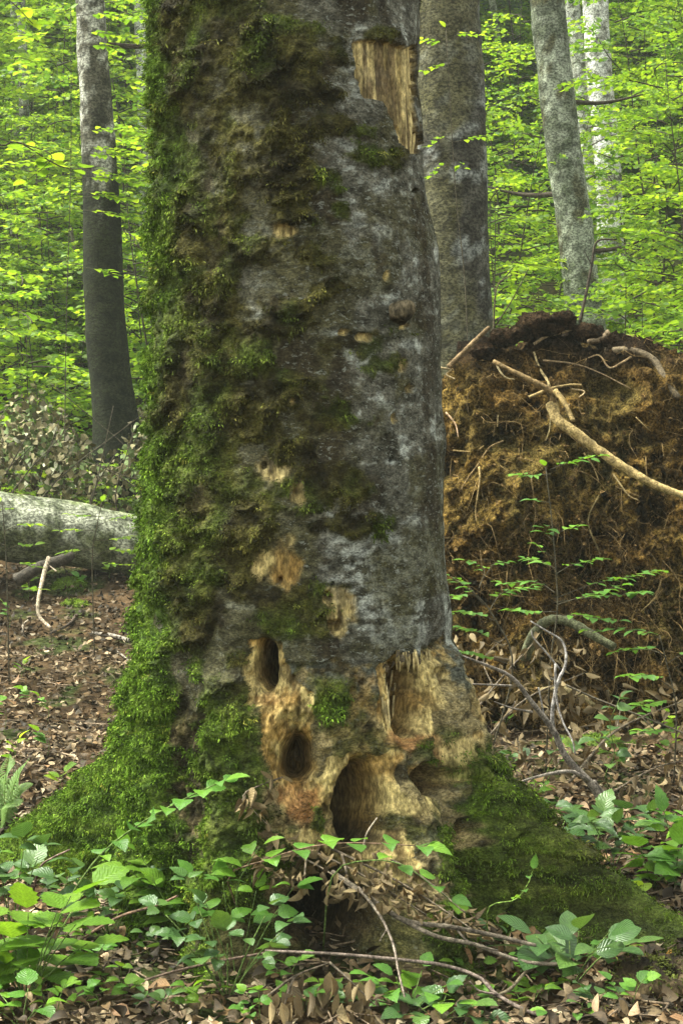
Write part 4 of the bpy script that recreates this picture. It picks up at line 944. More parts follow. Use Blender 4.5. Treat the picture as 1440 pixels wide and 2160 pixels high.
# ------------------------------------------------------------------ withered leaves hanging and heaped
def withered(label, twigs, pos, X, N_, size, name='withered_branch', key='curl', group=None):
    base = A(pos[:, 0].mean(), pos[:, 1].mean(), 0); base[2] = gz(base[0], base[1])
    t = thing(name, base, label, 'branch', group)
    for k, (P, r0) in enumerate(twigs):
        V, a, b = tube(catmull(P, 14), np.linspace(r0, r0 * .4, 14), 5, .3, k); build('twig', V - base, a, b, M_TWIG, np.broadcast_to(A(.12, .095, .07), (len(V), 3)), parent=t)
    for k in range(len(pos)):
        leaf_obj('wd_' + key, KEYS[key][0], M_BROWN, t, base, pos[k], X[k], N_[k], size[k] * rng.uniform(.7, 1.1), rng.uniform(.35, .85), zsc=rng.uniform(-2.2, 2.2))
# heap over the hollow
m = 270; u = rng.random(m); v = rng.random(m) ** .8
hx = 545 + 480 * u; topy = np.interp(hx, [540, 600, 700, 800, 900, 1030], [1770, 1765, 1780, 1800, 1850, 1945]); boty = np.interp(hx, [540, 600, 700, 800, 900, 1030], [1830, 1880, 1890, 1905, 1950, 1985])
hy = topy + (boty - topy) * v
dep = 4.93 - .20 * v - .05 * np.sin(u * 3) + rng.normal(size=m) * .015
pos = np.array([PX(a, b, c_) for a, b, c_ in zip(hx, hy, dep)])
X = np.stack([rng.normal(size=m) * .6 + .9 * (u - .35) * 2, rng.normal(size=m) * .5 - .5, rng.normal(size=m) * .35 - .35], 1)
twg = [([PX(x0, y0, d0), PX((x0 + x1) / 2, (y0 + y1) / 2 - 12, (d0 + d1) / 2), PX(x1, y1, d1)], .005) for x0, y0, d0, x1, y1, d1 in [(560, 1780, 4.95, 760, 1885, 4.72), (600, 1770, 4.95, 900, 1930, 4.70), (700, 1790, 4.93, 1010, 1970, 4.68), (650, 1775, 4.95, 640, 1880, 4.72), (800, 1800, 4.93, 980, 1925, 4.72), (720, 1800, 4.92, 740, 1900, 4.70)]]
withered('heap of curled dead leaves sagging over the dark hollow', twg, pos, X, rng.normal(size=(m, 3)) * .5 + A(0, -.4, 1), rng.uniform(.032, .06, m), 'withered_branch')
m = 26; s = np.linspace(0, 1, m); pp = [trunk_at(np.interp(a, [0, .3, 1], [585, 532, 570]) + rng.uniform(-14, 14), 1640 + 130 * a) for a in s]
pos = np.array([p + n_ * .025 for p, n_ in pp])
withered('twig of curled dead leaves hanging below a pecked hole', [(pos[[0, 6, 12, 18, 25]] - A(0, .01, 0), .003)], pos, rng.normal(size=(m, 3)) * .5 + A(0, -.3, -.5), rng.normal(size=(m, 3)) * .4 + A(0, -1, .4), rng.uniform(.045, .07, m))
m = 62; hx = rng.uniform(565, 790, m); hy = 2040 + 80 * rng.random(m) + .25 * np.abs(hx - 690); dd_ = 4.42 + rng.normal(size=m) * .05
pos = np.array([PX(a, b, c_) for a, b, c_ in zip(hx, hy, dd_)])
withered('bunch of drooping brown leaves in front of the hollow', [([PX(560, 2105, 4.42), PX(620, 2060, 4.42), PX(695, 2030, 4.45)], .005), ([PX(695, 2030, 4.45), PX(740, 2070, 4.4), PX(790, 2120, 4.38)], .004), ([PX(620, 2060, 4.42), PX(600, 2120, 4.4), PX(590, 2170, 4.38)], .004)], pos,
         np.stack([rng.normal(size=m) * .3, rng.normal(size=m) * .3 - .2, -np.ones(m)], 1), rng.normal(size=(m, 3)) * .5 + A(0, -1, .2), rng.uniform(.06, .095, m), key='dead')
m = 190; hx = rng.uniform(955, 1240, m); hy = rng.uniform(1335, 1600, m); dd_ = np.interp(hy, [1335, 1600], [7.55, 7.0]) + rng.normal(size=m) * .06
pos = np.array([PX(a, b, c_) for a, b, c_ in zip(hx, hy, dd_)])
withered('tangle of brown dead leaves between root plate and pale twig', [([PX(960, 1560, 7.1), PX(1040, 1450, 7.3), PX(1130, 1350, 7.5)], .007), ([PX(1000, 1590, 7.0), PX(1100, 1480, 7.2), PX(1230, 1420, 7.4)], .006), ([PX(1040, 1450, 7.3), PX(1020, 1390, 7.4), PX(1070, 1340, 7.5)], .004)], pos,
         np.stack([rng.normal(size=m) * .5, rng.normal(size=m) * .4 - .3, rng.normal(size=m) * .4 - .8], 1), rng.normal(size=(m, 3)) * .6 + A(0, -.8, .3), rng.uniform(.05, .085, m), key='dead')
m = 150; hx = rng.uniform(1180, 1470, m); hy = rng.uniform(1440, 1690, m); dd_ = np.interp(hy, [1440, 1690], [7.5, 6.75]) + rng.normal(size=m) * .06
pos = np.array([PX(a, b, c_) for a, b, c_ in zip(hx, hy, dd_)])
withered('dead brown leafy brush right of the long dead branch', [([PX(1200, 1650, 6.8), PX(1300, 1540, 7.2), PX(1460, 1470, 7.4)], .008), ([PX(1260, 1690, 6.8), PX(1380, 1620, 7.0), PX(1470, 1600, 7.1)], .006), ([PX(1300, 1540, 7.2), PX(1310, 1480, 7.3)], .004)], pos,
         np.stack([rng.normal(size=m) * .6, rng.normal(size=m) * .4 - .3, rng.normal(size=m) * .4 - .5], 1), rng.normal(size=(m, 3)) * .6 + A(0, -.6, .5), rng.uniform(.05, .085, m), key='dead')
# withered brush behind the log
m = 5200; a_ = Acc(); hx = rng.uniform(-180, 330, m); t_ = rng.random(m); dd_ = 13.2 + 2.0 * rng.random(m)
gzv = ground_z((hx - CX) / F * dd_, dd_ - CAMD); hmax = .95 + .25 * np.sin(hx / 45.) + .2 * (fbm(np.stack([hx / 60, dd_, dd_], 1), 1, 3, 3) - .5)
pos = np.stack([(hx - CX) / F * dd_, dd_ - CAMD, gzv + hmax * t_ ** .8], 1)
scatter(a_, T_LOW, pos, rng.normal(size=(m, 3)) + A(0, -.2, -.7), rng.normal(size=(m, 3)), rng.uniform(.05, .09, m), C=np.array([(.07, .06, .028), (.14, .12, .055), (.24, .21, .11), (.10, .14, .045), (.36, .36, .25)])[rng.choice(5, m, p=[.27, .24, .14, .30, .05])], zs=rng.uniform(-2, 2, m))
b0 = A(pos[:, 0].mean(), pos[:, 1].mean(), 0); b0[2] = gz(b0[0], b0[1])
t = thing('withered_brush', b0, 'tangled brush of drooping withered leaves behind the fallen log', 'brush')
o = a_.build('foliage', M_LITTER, t, b0); tag(o, kind='stuff')
for k in range(26):
    x = rng.uniform(-150, 320); d_ = rng.uniform(13, 15); x0 = (x - CX) / F * d_; y0 = d_ - CAMD; g0 = gz(x0, y0)
    P = np.array([(x0, y0, g0), (x0 + rng.normal() * .2, y0 - .1, g0 + .5), (x0 + rng.normal() * .5, y0 - .2, g0 + rng.uniform(.7, 1.3))])
    V, f, q4 = tube(catmull(P, 8), np.linspace(.012, .003, 8), 5, .3, k); build('twig', V - b0, f, q4, M_TWIG, np.broadcast_to(A(.06, .05, .035), (len(V), 3)), parent=t)

# ------------------------------------------------------------------ green plants
def plant(name, label, cat, base, shts, kind='broad', mat=None, group=None, key=None, stemcol=(.10, .15, .04)):
    """shts: list of (points, stem radius, leaf size, number of leaf nodes, mode); modes alt, opp, tri, flat"""
    base = np.asarray(base, float); t = thing(name, base, label, cat, group)
    for P, r0, ls, nn, mode in shts:
        P = catmull(np.array(P), 16); V, a, b = tube(P, np.linspace(r0, r0 * .5, 16), 5)
        sto = build('stem', V - base, a, b, M_TWIG, np.broadcast_to(A(*stemcol), (len(V), 3)), parent=t)
        for k in range(nn):
            u = (k + 1) / nn if nn > 1 else 1.0
            u = .30 + .70 * u; p = np.array([np.interp(u * 15, np.arange(16), P[:, c]) for c in range(3)]); tg = unit(P[min(15, int(u * 15) + 1)] - P[max(0, int(u * 15) - 1)])
            side = unit(np.cross(tg, A(0, 0, 1)) + rng.normal(size=3) * .05)
            if mode == 'spiral' or abs(tg[2]) > .8:
                az = k * 2.4 + rng.random(); side = A(math.cos(az), math.sin(az), 0)
            fl = A(tg[0], tg[1], 0)
            def put(dr, s, nrm=None):
                dr = unit(np.asarray(dr)) * A(1, 1, .2 if mode == 'flat' else .45) + rng.normal(size=3) * .10; nn_ = (A(0, 0, 1) + rng.normal(size=3) * .28 + A(0, -.08, 0)) if nrm is None else nrm
                st = p + unit(dr) * s * .16
                leaf_obj((key or kind) + mat.name, KEYS[kind][0], mat, sto, base, st, dr, nn_, s * rng.uniform(.8, 1.15), rng.uniform(.85, 1.15), zsc=rng.uniform(.4, 1.4))
            last = k == nn - 1
            if mode == 'alt' or (mode == 'spiral' and True):
                put(side * (1 if k % 2 else -1) * (1 if not last else .1) + tg * (.7 if not last else 1) + A(0, 0, .05), ls)
            elif mode == 'opp':
                for s_ in (-1, 1): put(side * s_ + tg * .45 + A(0, 0, .08), ls * (1 if not last else .8))
                if last: put(tg + A(0, 0, .15), ls)
            elif mode == 'tri':
                c0 = side * (1 if k % 2 else -1) * (.9 if not last else .1) + tg * .6; c0 = unit(c0); w_ = np.cross(c0, A(0, 0, 1))
                p = p + c0 * ls * .5
                put(c0 + A(0, 0, -.15), ls * 1.1); put(c0 * .25 + w_, ls * .9); put(c0 * .25 - w_, ls * .9)
            elif mode == 'flat':
                put(side * (1 if k % 2 else -1) * (1 if not last else .05) + tg * .55, ls, A(0, 0, 1) + rng.normal(size=3) * .12)
    return t
def px_shoots(base, tips, r0, ls, nn, mode, dd=None, sag=.3):
    out = []; d0 = base[1] + CAMD
    for q_ in tips:
        e = PX(q_[0], q_[1], (q_[2] if len(q_) > 2 else d0 + rng.uniform(-.12, .12))); mid = base * .5 + e * .5 + A(0, 0, abs(e[0] - base[0]) * sag * .5)
        out.append(([base, mid, e], r0, ls, nn, mode))
    return out
def gp(x, y): return GP(x, y, -.01)
b = gp(55, 2125); plant('hazel_seedling', 'low spreading seedling with big bright jagged leaves at the left', 'seedling', b, px_shoots(b, [(185, 1870), (120, 1925), (185, 1990), (-20, 1905), (130, 2030), (30, 1985), (60, 1925), (-40, 1980), (20, 2040), (150, 1890), (90, 2010), (160, 1950)], .003, .115, 4, 'flat'), 'lobed', M_NEAR)
b = gp(90, 2000); plant('bramble', 'arching bramble shoot rising in front of the green root', 'bramble', b, [([b, PX(150, 1890, 4.85), PX(215, 1800, 4.85), PX(300, 1735, 4.85), PX(380, 1690, 4.8), PX(468, 1648, 4.75)], .004, .075, 8, 'opp')], 'broad', M_HERB)
b = gp(390, 2000); plant('leafy_herb', 'clump of bright broad leaves before the olive mossy root', 'plant', b, px_shoots(b, [(295, 1800), (345, 1805), (420, 1795), (465, 1775), (375, 1835), (320, 1850), (440, 1835), (270, 1830), (400, 1860), (350, 1880)], .003, .105, 4, 'flat'), 'broad', M_NEAR)
b = gp(235, 1990); plant('bramble', 'bluish bramble with three part leaves on left litter', 'bramble', b, px_shoots(b, [(215, 1915), (180, 1850), (255, 1905), (140, 1870), (290, 1880)], .003, .075, 2, 'tri'), 'broad', M_BLUE)
b = gp(480, 2120); plant('raspberry_cane', 'raspberry clump of dull green leaves before the olive root', 'bramble', b, px_shoots(b, [(405, 1875), (560, 1930), (440, 1930), (600, 1960), (390, 1990), (560, 2010), (350, 1930), (480, 1990)], .003, .062, 2, 'tri'), 'broad', M_BLUE)
b = gp(500, 2090); plant('raspberry_cane', 'fresh green cane rising through the dull raspberry clump', 'bramble', b, px_shoots(b, [(470, 1860), (540, 1880), (410, 1850), (620, 1870), (500, 1950)], .0025, .075, 2, 'opp'), 'broad', M_HERB)
b = gp(25, 1975); plant('bramble', 'bluish leafy bramble left below the bright green root', 'bramble', b, px_shoots(b, [(0, 1830), (50, 1795), (80, 1810), (15, 1880), (-50, 1850), (60, 1860)], .003, .08, 2, 'tri'), 'broad', M_BLUE)
b = gp(500, 2030); plant('leafy_herb', 'upright shoot with pointed yellow green top leaves', 'plant', b, [([b, PX(500, 1880, 4.7), PX(520, 1830, 4.68), PX(548, 1785, 4.66)], .003, .085, 4, 'spiral')], 'lance', M_NEAR)
b = gp(560, 2020); plant('bramble', 'bramble runner with leaf pairs crossing above the leaf heap', 'bramble', b, [([b, PX(480, 1860, 4.7), PX(560, 1815, 4.68), PX(660, 1785, 4.66), PX(760, 1778, 4.64), PX(890, 1785, 4.62)], .003, .075, 6, 'opp')], 'broad', M_HERB, stemcol=(.14, .09, .06))
b = gp(680, 2030); plant('bramble', 'green runner drooping over the right part of leaf heap', 'bramble', b, [([b, PX(700, 1850, 4.66), PX(780, 1815, 4.64), PX(850, 1825, 4.62), PX(900, 1860, 4.6), PX(945, 1895, 4.58)], .003, .06, 5, 'alt')], 'broad', M_HERB)
p0, n0 = trunk_at(962, 1880); plant('leafy_seedling', 'seedling of three bright leaves rooted on the mossy bark', 'seedling', p0, [([p0, p0 + n0 * .05 + A(0, 0, .01), p0 + n0 * .07 + A(0, 0, .03)], .002, .075, 3, 'spiral')], 'broad', M_NEAR)
b = gp(1030, 1995); plant('bramble', 'thin green runner curling up by the crease of the root', 'bramble', b, [([b, PX(1030, 1915, 4.68), PX(1085, 1898, 4.66), PX(1112, 1865, 4.65), PX(1122, 1838, 4.65)], .002, .045, 4, 'alt')], 'lance', M_HERB, stemcol=(.16, .25, .05))
b = gp(1205, 2085); plant('broad_leaf_plant', 'plant with dark oval ribbed leaves before the long side root', 'plant', b, px_shoots(b, [(1130, 1975), (1165, 1995), (1220, 1965), (1285, 1965), (1180, 2020), (1330, 1990), (1255, 2005), (1110, 2000), (1200, 1985)], .003, .10, 4, 'alt'), 'beech', M_BLUE)
NET = [(1290, 1840, [(1250, 1735), (1300, 1745), (1340, 1760)]), (1375, 1880, [(1350, 1790), (1400, 1800), (1430, 1830)]), (1255, 1800, [(1230, 1730), (1270, 1720)]), (1425, 1800, [(1400, 1720), (1450, 1725)]), (1335, 1785, [(1320, 1710), (1365, 1720)]), (1420, 1890, [(1430, 1790), (1385, 1840)]), (1180, 1760, [(1165, 1700), (1200, 1715)])]
for k, (x, y, tips) in enumerate(NET):
    b = gp(x, y); plant('nettle', 'leafy %s nettle like herb growing behind the long side root' % ('bright' if k % 2 else 'dull green'), 'plant', b, px_shoots(b, tips, .003, .10, 3, 'opp'), 'broad' if k % 3 else 'lance', M_HERB if k % 2 else M_BLUE, group='herbs behind the long side root')
b = gp(860, 2155); plant('leafy_herb', 'low herb with lobed leaves under the long thin branch', 'plant', b, px_shoots(b, [(790, 2065), (835, 2060), (890, 2045), (930, 2085), (960, 2115), (800, 2110), (860, 2090)], .0025, .07, 3, 'alt'), 'broad', M_HERB)
b = gp(920, 2170); plant('leafy_herb', 'herb with dark green leaves in front below the thin branch', 'plant', b, px_shoots(b, [(880, 2120), (990, 2120), (940, 2100), (1020, 2150), (850, 2140)], .0025, .075, 3, 'alt'), 'broad', M_BLUE)
b = gp(1090, 2090); plant('leafy_seedling', 'tiny seedling with small pale leaves before the side root', 'seedling', b, px_shoots(b, [(1060, 2060), (1100, 2045), (1120, 2060)], .0015, .035, 2, 'opp'), 'lance', M_HERB)
b = gp(1180, 2160); plant('leafy_seedling', 'low narrow leaved herb beneath the rotten stump', 'seedling', b, px_shoots(b, [(1150, 2130), (1230, 2135), (1290, 2125)], .0015, .06, 3, 'flat'), 'lance', M_HERB)
b = gp(45, 2175); plant('leafy_herb', 'low pale herb in front of the jagged seedling', 'plant', b, px_shoots(b, [(0, 2095), (60, 2085), (90, 2120), (-30, 2130)], .0025, .07, 3, 'flat'), 'broad', M_HERB)
b = gp(260, 2120); plant('leafy_seedling', 'slender sprout with tiny leaves alone on the tan litter', 'seedling', b, px_shoots(b, [(255, 2040), (275, 2075), (215, 2060), (265, 2110)], .0015, .045, 2, 'opp'), 'broad', M_NEAR)
b = gp(160, 2020); plant('leafy_seedling', 'sprout with narrow new leaves beside the bluish bramble', 'seedling', b, px_shoots(b, [(160, 1935), (185, 1945), (140, 1955)], .0015, .04, 2, 'opp'), 'lance', M_NEAR)
b = gp(550, 2165); plant('leafy_seedling', 'pale sprout left of the drooping brown leaves', 'seedling', b, px_shoots(b, [(520, 2095), (545, 2090), (515, 2130)], .002, .04, 2, 'opp'), 'broad', M_HERB)
b = gp(1300, 1680); plant('bramble', 'bluish bramble cane hanging in front of brown brush', 'bramble', b, [([b, PX(1275, 1640, 6.8), PX(1295, 1590, 6.75), PX(1285, 1530, 6.7), PX(1305, 1475, 6.7)], .003, .07, 7, 'opp')], 'broad', M_BLUE)
b = gp(1130, 1690); plant('bramble', 'small bramble with grey green leaves beside right root slope', 'bramble', b, px_shoots(b, [(1080, 1605), (1165, 1600), (1200, 1585), (1120, 1615)], .0025, .075, 1, 'tri'), 'broad', M_BLUE)
b = gp(1140, 1700); plant('leafy_seedling', 'bright small seedling in litter beside right root slope', 'seedling', b, px_shoots(b, [(1130, 1655), (1150, 1660), (1160, 1685)], .002, .055, 2, 'opp'), 'lance', M_NEAR)

def spray_tree(label, base, stem, sprays, ls, mat, name='beech_sapling', per=None, group=None):
    sh = [(stem, .005, ls, 1, 'flat')]
    for pts in sprays: sh.append((pts, .0022, ls, per or max(3, int(np.linalg.norm(np.array(pts[-1]) - np.array(pts[0])) / (ls * .42))), 'flat'))
    return plant(name, label, 'sapling', base, sh, 'beech', mat, group=group, stemcol=(.07, .06, .04))
d0 = 7.5; b = gp(1150, 1500); b = A(PX(1150, 1000, 7.5)[0], 2.0, gz(PX(1150, 1000, 7.5)[0], 2.0))
S = lambda pts, d=d0: [PX(x, y, d + dz) for x, y, dz in pts]
spray_tree('sapling with flat leaf layers right in front of root plate', b, [b, PX(1160, 1400, d0), PX(1175, 1280, d0), PX(1165, 1120, d0), PX(1150, 985, d0)],
           [S([(1175, 1275, 0), (1240, 1255, -.15), (1310, 1235, -.3)]), S([(1175, 1260, 0), (1250, 1232, .1), (1330, 1215, .2), (1392, 1203, .3)]), S([(1175, 1290, 0), (1120, 1290, -.1), (1075, 1285, -.2)]), S([(1170, 1270, 0), (1230, 1262, .2), (1330, 1252, .1), (1350, 1250, 0)]),
            S([(1170, 1250, 0), (1130, 1228, .1), (1060, 1232, .2)]), S([(1160, 1000, 0), (1120, 1003, -.1), (1088, 1002, -.2)]), S([(1160, 990, 0), (1200, 975, .1), (1262, 962, .2)]), S([(1162, 1060, 0), (1140, 1058, 0), (1125, 1055, 0)]), S([(1165, 1140, 0), (1150, 1125, 0), (1150, 1110, -.1)]),
            S([(1165, 1130, 0), (1190, 1118, 0), (1212, 1112, 0)]), S([(1172, 1200, 0), (1140, 1185, .1), (1108, 1178, .2)]), S([(1172, 1210, 0), (1210, 1190, .1), (1265, 1180, .1)]), S([(1168, 1300, 0), (1215, 1298, -.1), (1300, 1310, -.2)]), S([(1168, 1180, 0), (1150, 1165, 0), (1135, 1150, 0)])], .06, M_HERB)
b = A(PX(1010, 1000, 7.0)[0], 1.6, 0); b[2] = gz(b[0], b[1]); d0 = 7.0
spray_tree('small sapling leaning beside the bark edge of the giant', b, [b, PX(1080, 1420, d0), PX(1040, 1300, d0), PX(990, 1240, d0)],
           [S([(1045, 1310, 0), (1000, 1292, -.1), (958, 1292, -.2)], 7.0), S([(1020, 1275, 0), (985, 1240, 0), (950, 1216, .1)], 7.0), S([(1030, 1290, 0), (1060, 1250, .1), (1125, 1240, .2)], 7.0), S([(1000, 1255, 0), (960, 1255, -.1), (948, 1262, -.2)], 7.0), S([(1010, 1240, 0), (1020, 1200, .1), (985, 1182, .1)], 7.0),
            S([(1020, 1220, .1), (1040, 1190, .1), (1065, 1185, .1)], 7.0), S([(1060, 1360, 0), (1000, 1330, -.1), (955, 1325, -.2)], 7.0), S([(1070, 1400, 0), (1010, 1380, -.1), (965, 1375, -.2)], 7.0)], .055, M_HERB)
b = A(PX(1420, 1000, 7.2)[0], 1.7, 0); b[2] = gz(b[0], b[1]); d0 = 7.2
spray_tree('leafy sapling growing right of the bent grey bough', b, [b, PX(1425, 1500, d0), PX(1410, 1420, d0), PX(1390, 1340, d0)],
           [S([(1415, 1450, 0), (1370, 1425, -.1), (1320, 1428, -.2)], 7.2), S([(1405, 1400, 0), (1440, 1380, 0), (1480, 1375, 0)], 7.2), S([(1400, 1380, 0), (1360, 1370, .1), (1300, 1375, .2)], 7.2), S([(1395, 1350, 0), (1350, 1330, 0), (1240, 1330, .2)], 7.2), S([(1420, 1480, 0), (1380, 1480, -.1), (1345, 1490, -.2)], 7.2), S([(1420, 1520, 0), (1450, 1500, 0), (1480, 1490, 0)], 7.2), S([(1420, 1540, 0), (1390, 1540, -.1), (1350, 1545, -.2)], 7.2)], .062, M_HERB)
# saplings before the log
d0 = 10.6; b = A(PX(200, 1000, d0)[0], d0 - CAMD, 0); b[2] = gz(b[0], b[1])
spray_tree('spindly sapling with thin leaf layers in front of the log', b, [b, PX(195, 1180, d0), PX(205, 1110, d0), PX(215, 1060, d0)],
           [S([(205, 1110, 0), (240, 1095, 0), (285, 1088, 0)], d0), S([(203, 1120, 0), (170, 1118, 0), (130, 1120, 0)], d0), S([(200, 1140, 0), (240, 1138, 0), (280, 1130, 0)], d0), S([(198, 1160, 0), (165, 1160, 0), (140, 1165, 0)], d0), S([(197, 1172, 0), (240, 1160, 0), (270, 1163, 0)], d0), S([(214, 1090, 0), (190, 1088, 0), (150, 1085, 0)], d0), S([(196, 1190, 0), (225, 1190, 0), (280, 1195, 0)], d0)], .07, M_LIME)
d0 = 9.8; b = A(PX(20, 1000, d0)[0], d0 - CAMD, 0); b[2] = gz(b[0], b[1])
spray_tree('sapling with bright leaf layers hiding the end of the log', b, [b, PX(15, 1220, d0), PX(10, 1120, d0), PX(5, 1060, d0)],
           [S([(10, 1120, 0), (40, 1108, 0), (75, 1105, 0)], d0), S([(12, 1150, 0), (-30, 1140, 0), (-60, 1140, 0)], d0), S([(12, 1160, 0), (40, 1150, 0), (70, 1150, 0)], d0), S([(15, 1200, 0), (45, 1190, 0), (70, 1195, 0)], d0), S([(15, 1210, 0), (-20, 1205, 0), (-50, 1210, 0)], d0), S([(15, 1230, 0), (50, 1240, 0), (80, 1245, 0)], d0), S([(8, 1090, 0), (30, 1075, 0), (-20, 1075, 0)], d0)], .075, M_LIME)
for k, (x, y, h) in enumerate([(45, 1440, .14), (100, 1530, .16), (28, 1650, .2), (100, 1600, .13), (60, 1270, .2), (20, 1330, .2), (245, 1215, .2), (180, 1250, .12), (125, 1680, .12), (10, 1550, .2), (230, 1230, .16), (65, 1490, .1), (275, 1205, .2)]):
    b = gp(x, y); plant('leafy_seedling', 'little green seedling in the litter behind the bright green root', 'seedling', b, [([b, b + A(.01, -.01, h * .6), b + A(.03 * (-1) ** k, -.03, h)], .002, .07, 5, 'spiral')], 'beech', M_HERB if k % 2 else M_LIME, group='seedlings behind the bright green root')

for k, (x, y, h) in enumerate([(1110, 1790, .1), (1230, 1905, .12), (1300, 1930, .1), (1370, 1960, .14), (1100, 2060, .08), (1320, 1650, .15), (1400, 1640, .18), (1210, 1640, .12), (1060, 1560, .12), (1420, 1590, .2), (1040, 1480, .15), (1370, 1560, .16)]):
    b = gp(x, y); plant('leafy_seedling', 'little green seedling in the litter between long side root and root plate', 'seedling', b, [([b, b + A(.01, -.01, h * .6), b + A(.03 * (-1) ** k, -.03, h)], .002, .065, 5, 'spiral')], 'broad' if k % 2 else 'beech', M_HERB if k % 3 else M_LIME, group='seedlings before the root plate')
d0 = 10.2; b = A(PX(985, 1000, d0)[0], d0 - CAMD, 0); b[2] = gz(b[0], b[1])
spray_tree('thin sapling with airy leaves against the grey brown trunk', b, [b, PX(985, 700, d0), PX(960, 400, d0), PX(940, 60, d0)],
           [S([(945, 100, 0), (920, 88, 0), (885, 84, 0)], d0), S([(945, 90, 0), (970, 70, 0), (1005, 75, 0)], d0), S([(960, 300, 0), (930, 290, 0), (905, 310, 0)], d0), S([(958, 300, 0), (990, 292, 0), (1035, 285, 0)], d0), S([(955, 350, 0), (930, 352, 0), (905, 375, 0)], d0), S([(955, 330, 0), (970, 345, 0), (975, 355, 0)], d0), S([(950, 150, 0), (930, 140, 0), (895, 150, 0)], d0)], .055, M_LIME)
stick('dead_twig', 'dark forked twig standing up from the top of the root plate', [([(1222, 680, 9.2), (1235, 620, 9.2), (1247, 560, 9.2), (1258, 510, 9.2), (1300, 505, 9.2)], .010, .005), ([(1247, 560, 9.2), (1232, 530, 9.2)], .004, .002)], (.05, .04, .03))
stick('dead_twig', 'pair of thin bare stems rising left of the root plate top', [([(1040, 720, 9.0), (1042, 650, 9.0), (1050, 600, 9.0), (1080, 580, 9.0)], .006, .003), ([(1035, 700, 9.0), (1075, 640, 9.0), (1115, 565, 9.0)], .005, .002)], (.07, .055, .035))
for k, (x, y, h) in enumerate([(640, 2150, .08), (700, 2120, .07), (760, 2150, .09), (1040, 2150, .09), (1120, 2150, .1), (1250, 2155, .1), (1330, 2150, .12), (420, 2150, .1), (340, 2150, .08), (200, 2150, .1), (120, 2160, .12), (330, 2030, .1), (200, 2060, .1), (980, 2080, .08), (1060, 2020, .1), (1290, 2060, .1), (1150, 2120, .07), (440, 2080, .12), (610, 2090, .1), (300, 1960, .12), (130, 1930, .14), (60, 1900, .16), (350, 1985, .1)]):
    b = gp(x, y); plant('leafy_seedling', 'small green seedling low in the litter before the great tree', 'seedling', b, [([b, b + A(.01, -.01, h * .6), b + A(.03 * (-1) ** k, -.03, h)], .0018, .05, 6, 'spiral'), ([b, b + A(-.03, .0, h * .5), b + A(-.05 * (-1) ** k, .02, h * .8)], .0015, .045, 4, 'spiral')], ('broad', 'lance', 'beech')[k % 3], (M_HERB, M_NEAR, M_BLUE)[k % 3], group='seedlings before the great tree')
d0 = 13.7; b = A(PX(135, 1000, d0)[0], d0 - CAMD, 0); b[2] = gz(b[0], b[1])
spray_tree('young maple with airy leaf layers in front of mossy footed trunk', b, [b, PX(140, 700, d0), PX(150, 350, d0), PX(150, 20, d0)],
           [S([(148, y0, 0), (148 + 70 * s_, y0 + dy, .1 * s_), (148 + w_ * s_, y0 + dy + 12, .2)], d0) for y0, s_, dy, w_ in
            [(285, 1, -12, 150), (305, 1, 8, 130), (330, 1, -5, 160), (350, 1, 15, 120), (375, 1, 0, 150), (400, 1, 10, 140), (420, 1, -8, 110), (440, 1, 8, 130), (300, -1, 5, 120), (340, -1, 0, 140), (390, -1, 8, 120), (60, 1, 10, 140), (95, 1, 0, 100), (35, 1, -6, 120), (130, -1, 0, 120), (70, -1, 5, 110), (560, 1, 10, 90), (610, -1, 0, 100)]] , .085, M_LIME, 'maple_sapling')
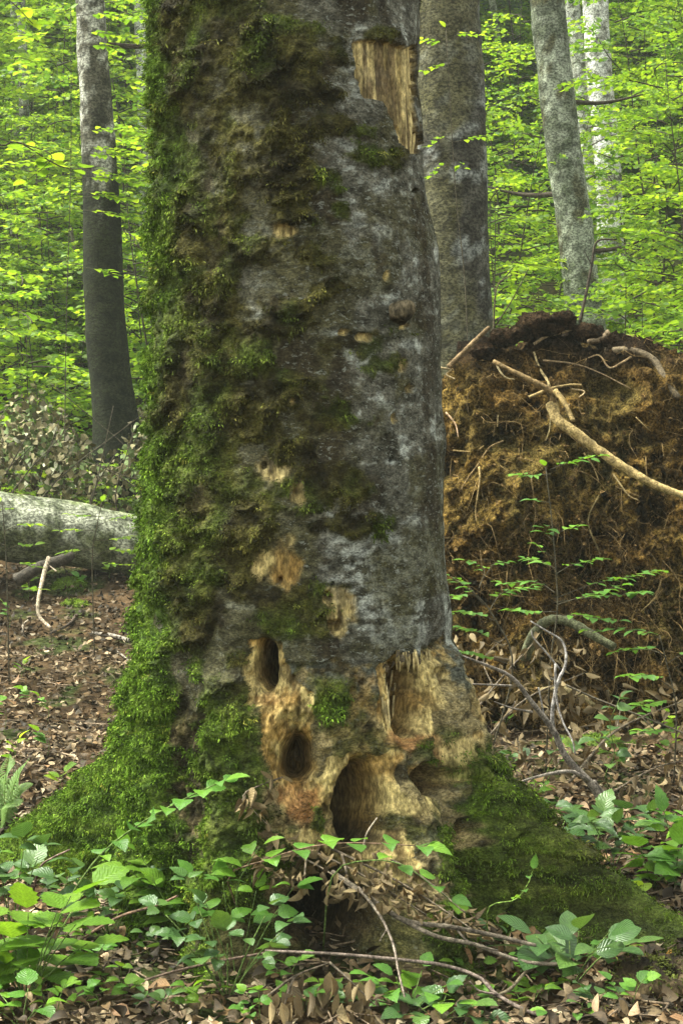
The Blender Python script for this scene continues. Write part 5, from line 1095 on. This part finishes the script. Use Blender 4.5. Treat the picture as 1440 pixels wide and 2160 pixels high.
# fern
b = gp(5, 1760); t = thing('fern', b, 'pale green fern at the tip of the bright green root', 'fern')
for (x, y) in [(62, 1600), (70, 1655), (20, 1590), (-40, 1600), (40, 1700), (-60, 1680), (15, 1640)]:
    e = PX(x, y, b[1] + CAMD + rng.uniform(-.2, .1)); P = catmull([b, b * .5 + e * .5 + A(0, 0, .06), e], 26); fa = Acc(); V, f, q4 = tube(P, np.linspace(.0025, .001, 26), 4); fa.add(V, f, q4)
    T_ = unit(np.gradient(P, axis=0)); sd = unit(np.cross(T_, A(0, -.5, 1))); w = .055 * np.sin(np.pi * np.linspace(.25, 1, 26)) + .006
    for s_ in (-1, 1): scatter(fa, T_LOW, P[3:], sd[3:] * s_ + T_[3:] * .4, np.broadcast_to(A(0, -.5, 1), (23, 3)) + rng.normal(size=(23, 3)) * .1, w[3:], wide=np.full(23, .30))
    fa.build('frond', M_FERN, t, b)
# taller maple sapling whose branch enters at the top left
d0 = 7.4; xb_ = -2.05; b = A(xb_, d0 - CAMD, gz(xb_, d0 - CAMD)); D = lambda x, y: PX(x, y, d0)
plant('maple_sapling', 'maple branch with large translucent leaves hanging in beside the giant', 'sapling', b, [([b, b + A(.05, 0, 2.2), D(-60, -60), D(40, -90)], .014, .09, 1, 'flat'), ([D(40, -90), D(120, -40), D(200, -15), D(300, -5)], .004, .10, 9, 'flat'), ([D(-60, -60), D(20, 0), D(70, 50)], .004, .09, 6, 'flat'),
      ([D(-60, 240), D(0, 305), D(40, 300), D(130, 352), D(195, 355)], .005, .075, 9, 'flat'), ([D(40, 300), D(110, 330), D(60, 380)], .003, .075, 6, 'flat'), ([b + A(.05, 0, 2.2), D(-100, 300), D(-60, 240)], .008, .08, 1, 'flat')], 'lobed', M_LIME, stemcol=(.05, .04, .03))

# ------------------------------------------------------------------ damp forest air
hv = np.array([(x, y, z) for z in (-5, 46) for y in (-65, 196) for x in (-146, 146)], float)
o = build('haze', hv, None, [(0, 2, 3, 1), (4, 5, 7, 6), (0, 1, 5, 4), (2, 6, 7, 3), (0, 4, 6, 2), (1, 3, 7, 5)], None, smooth=False)
hn = NT('damp_air'); vv_ = hn.n('ShaderNodeVolumePrincipled'); vv_.inputs['Color'].default_value = (.90, .97, .90, 1); vv_.inputs['Density'].default_value = .0013; vv_.inputs['Anisotropy'].default_value = .2
hn.link(vv_.outputs[0], hn.out.inputs['Volume']); o.data.materials.append(hn.m); tag(o, 'thin pale haze hanging in the damp forest air', 'haze', kind='stuff')
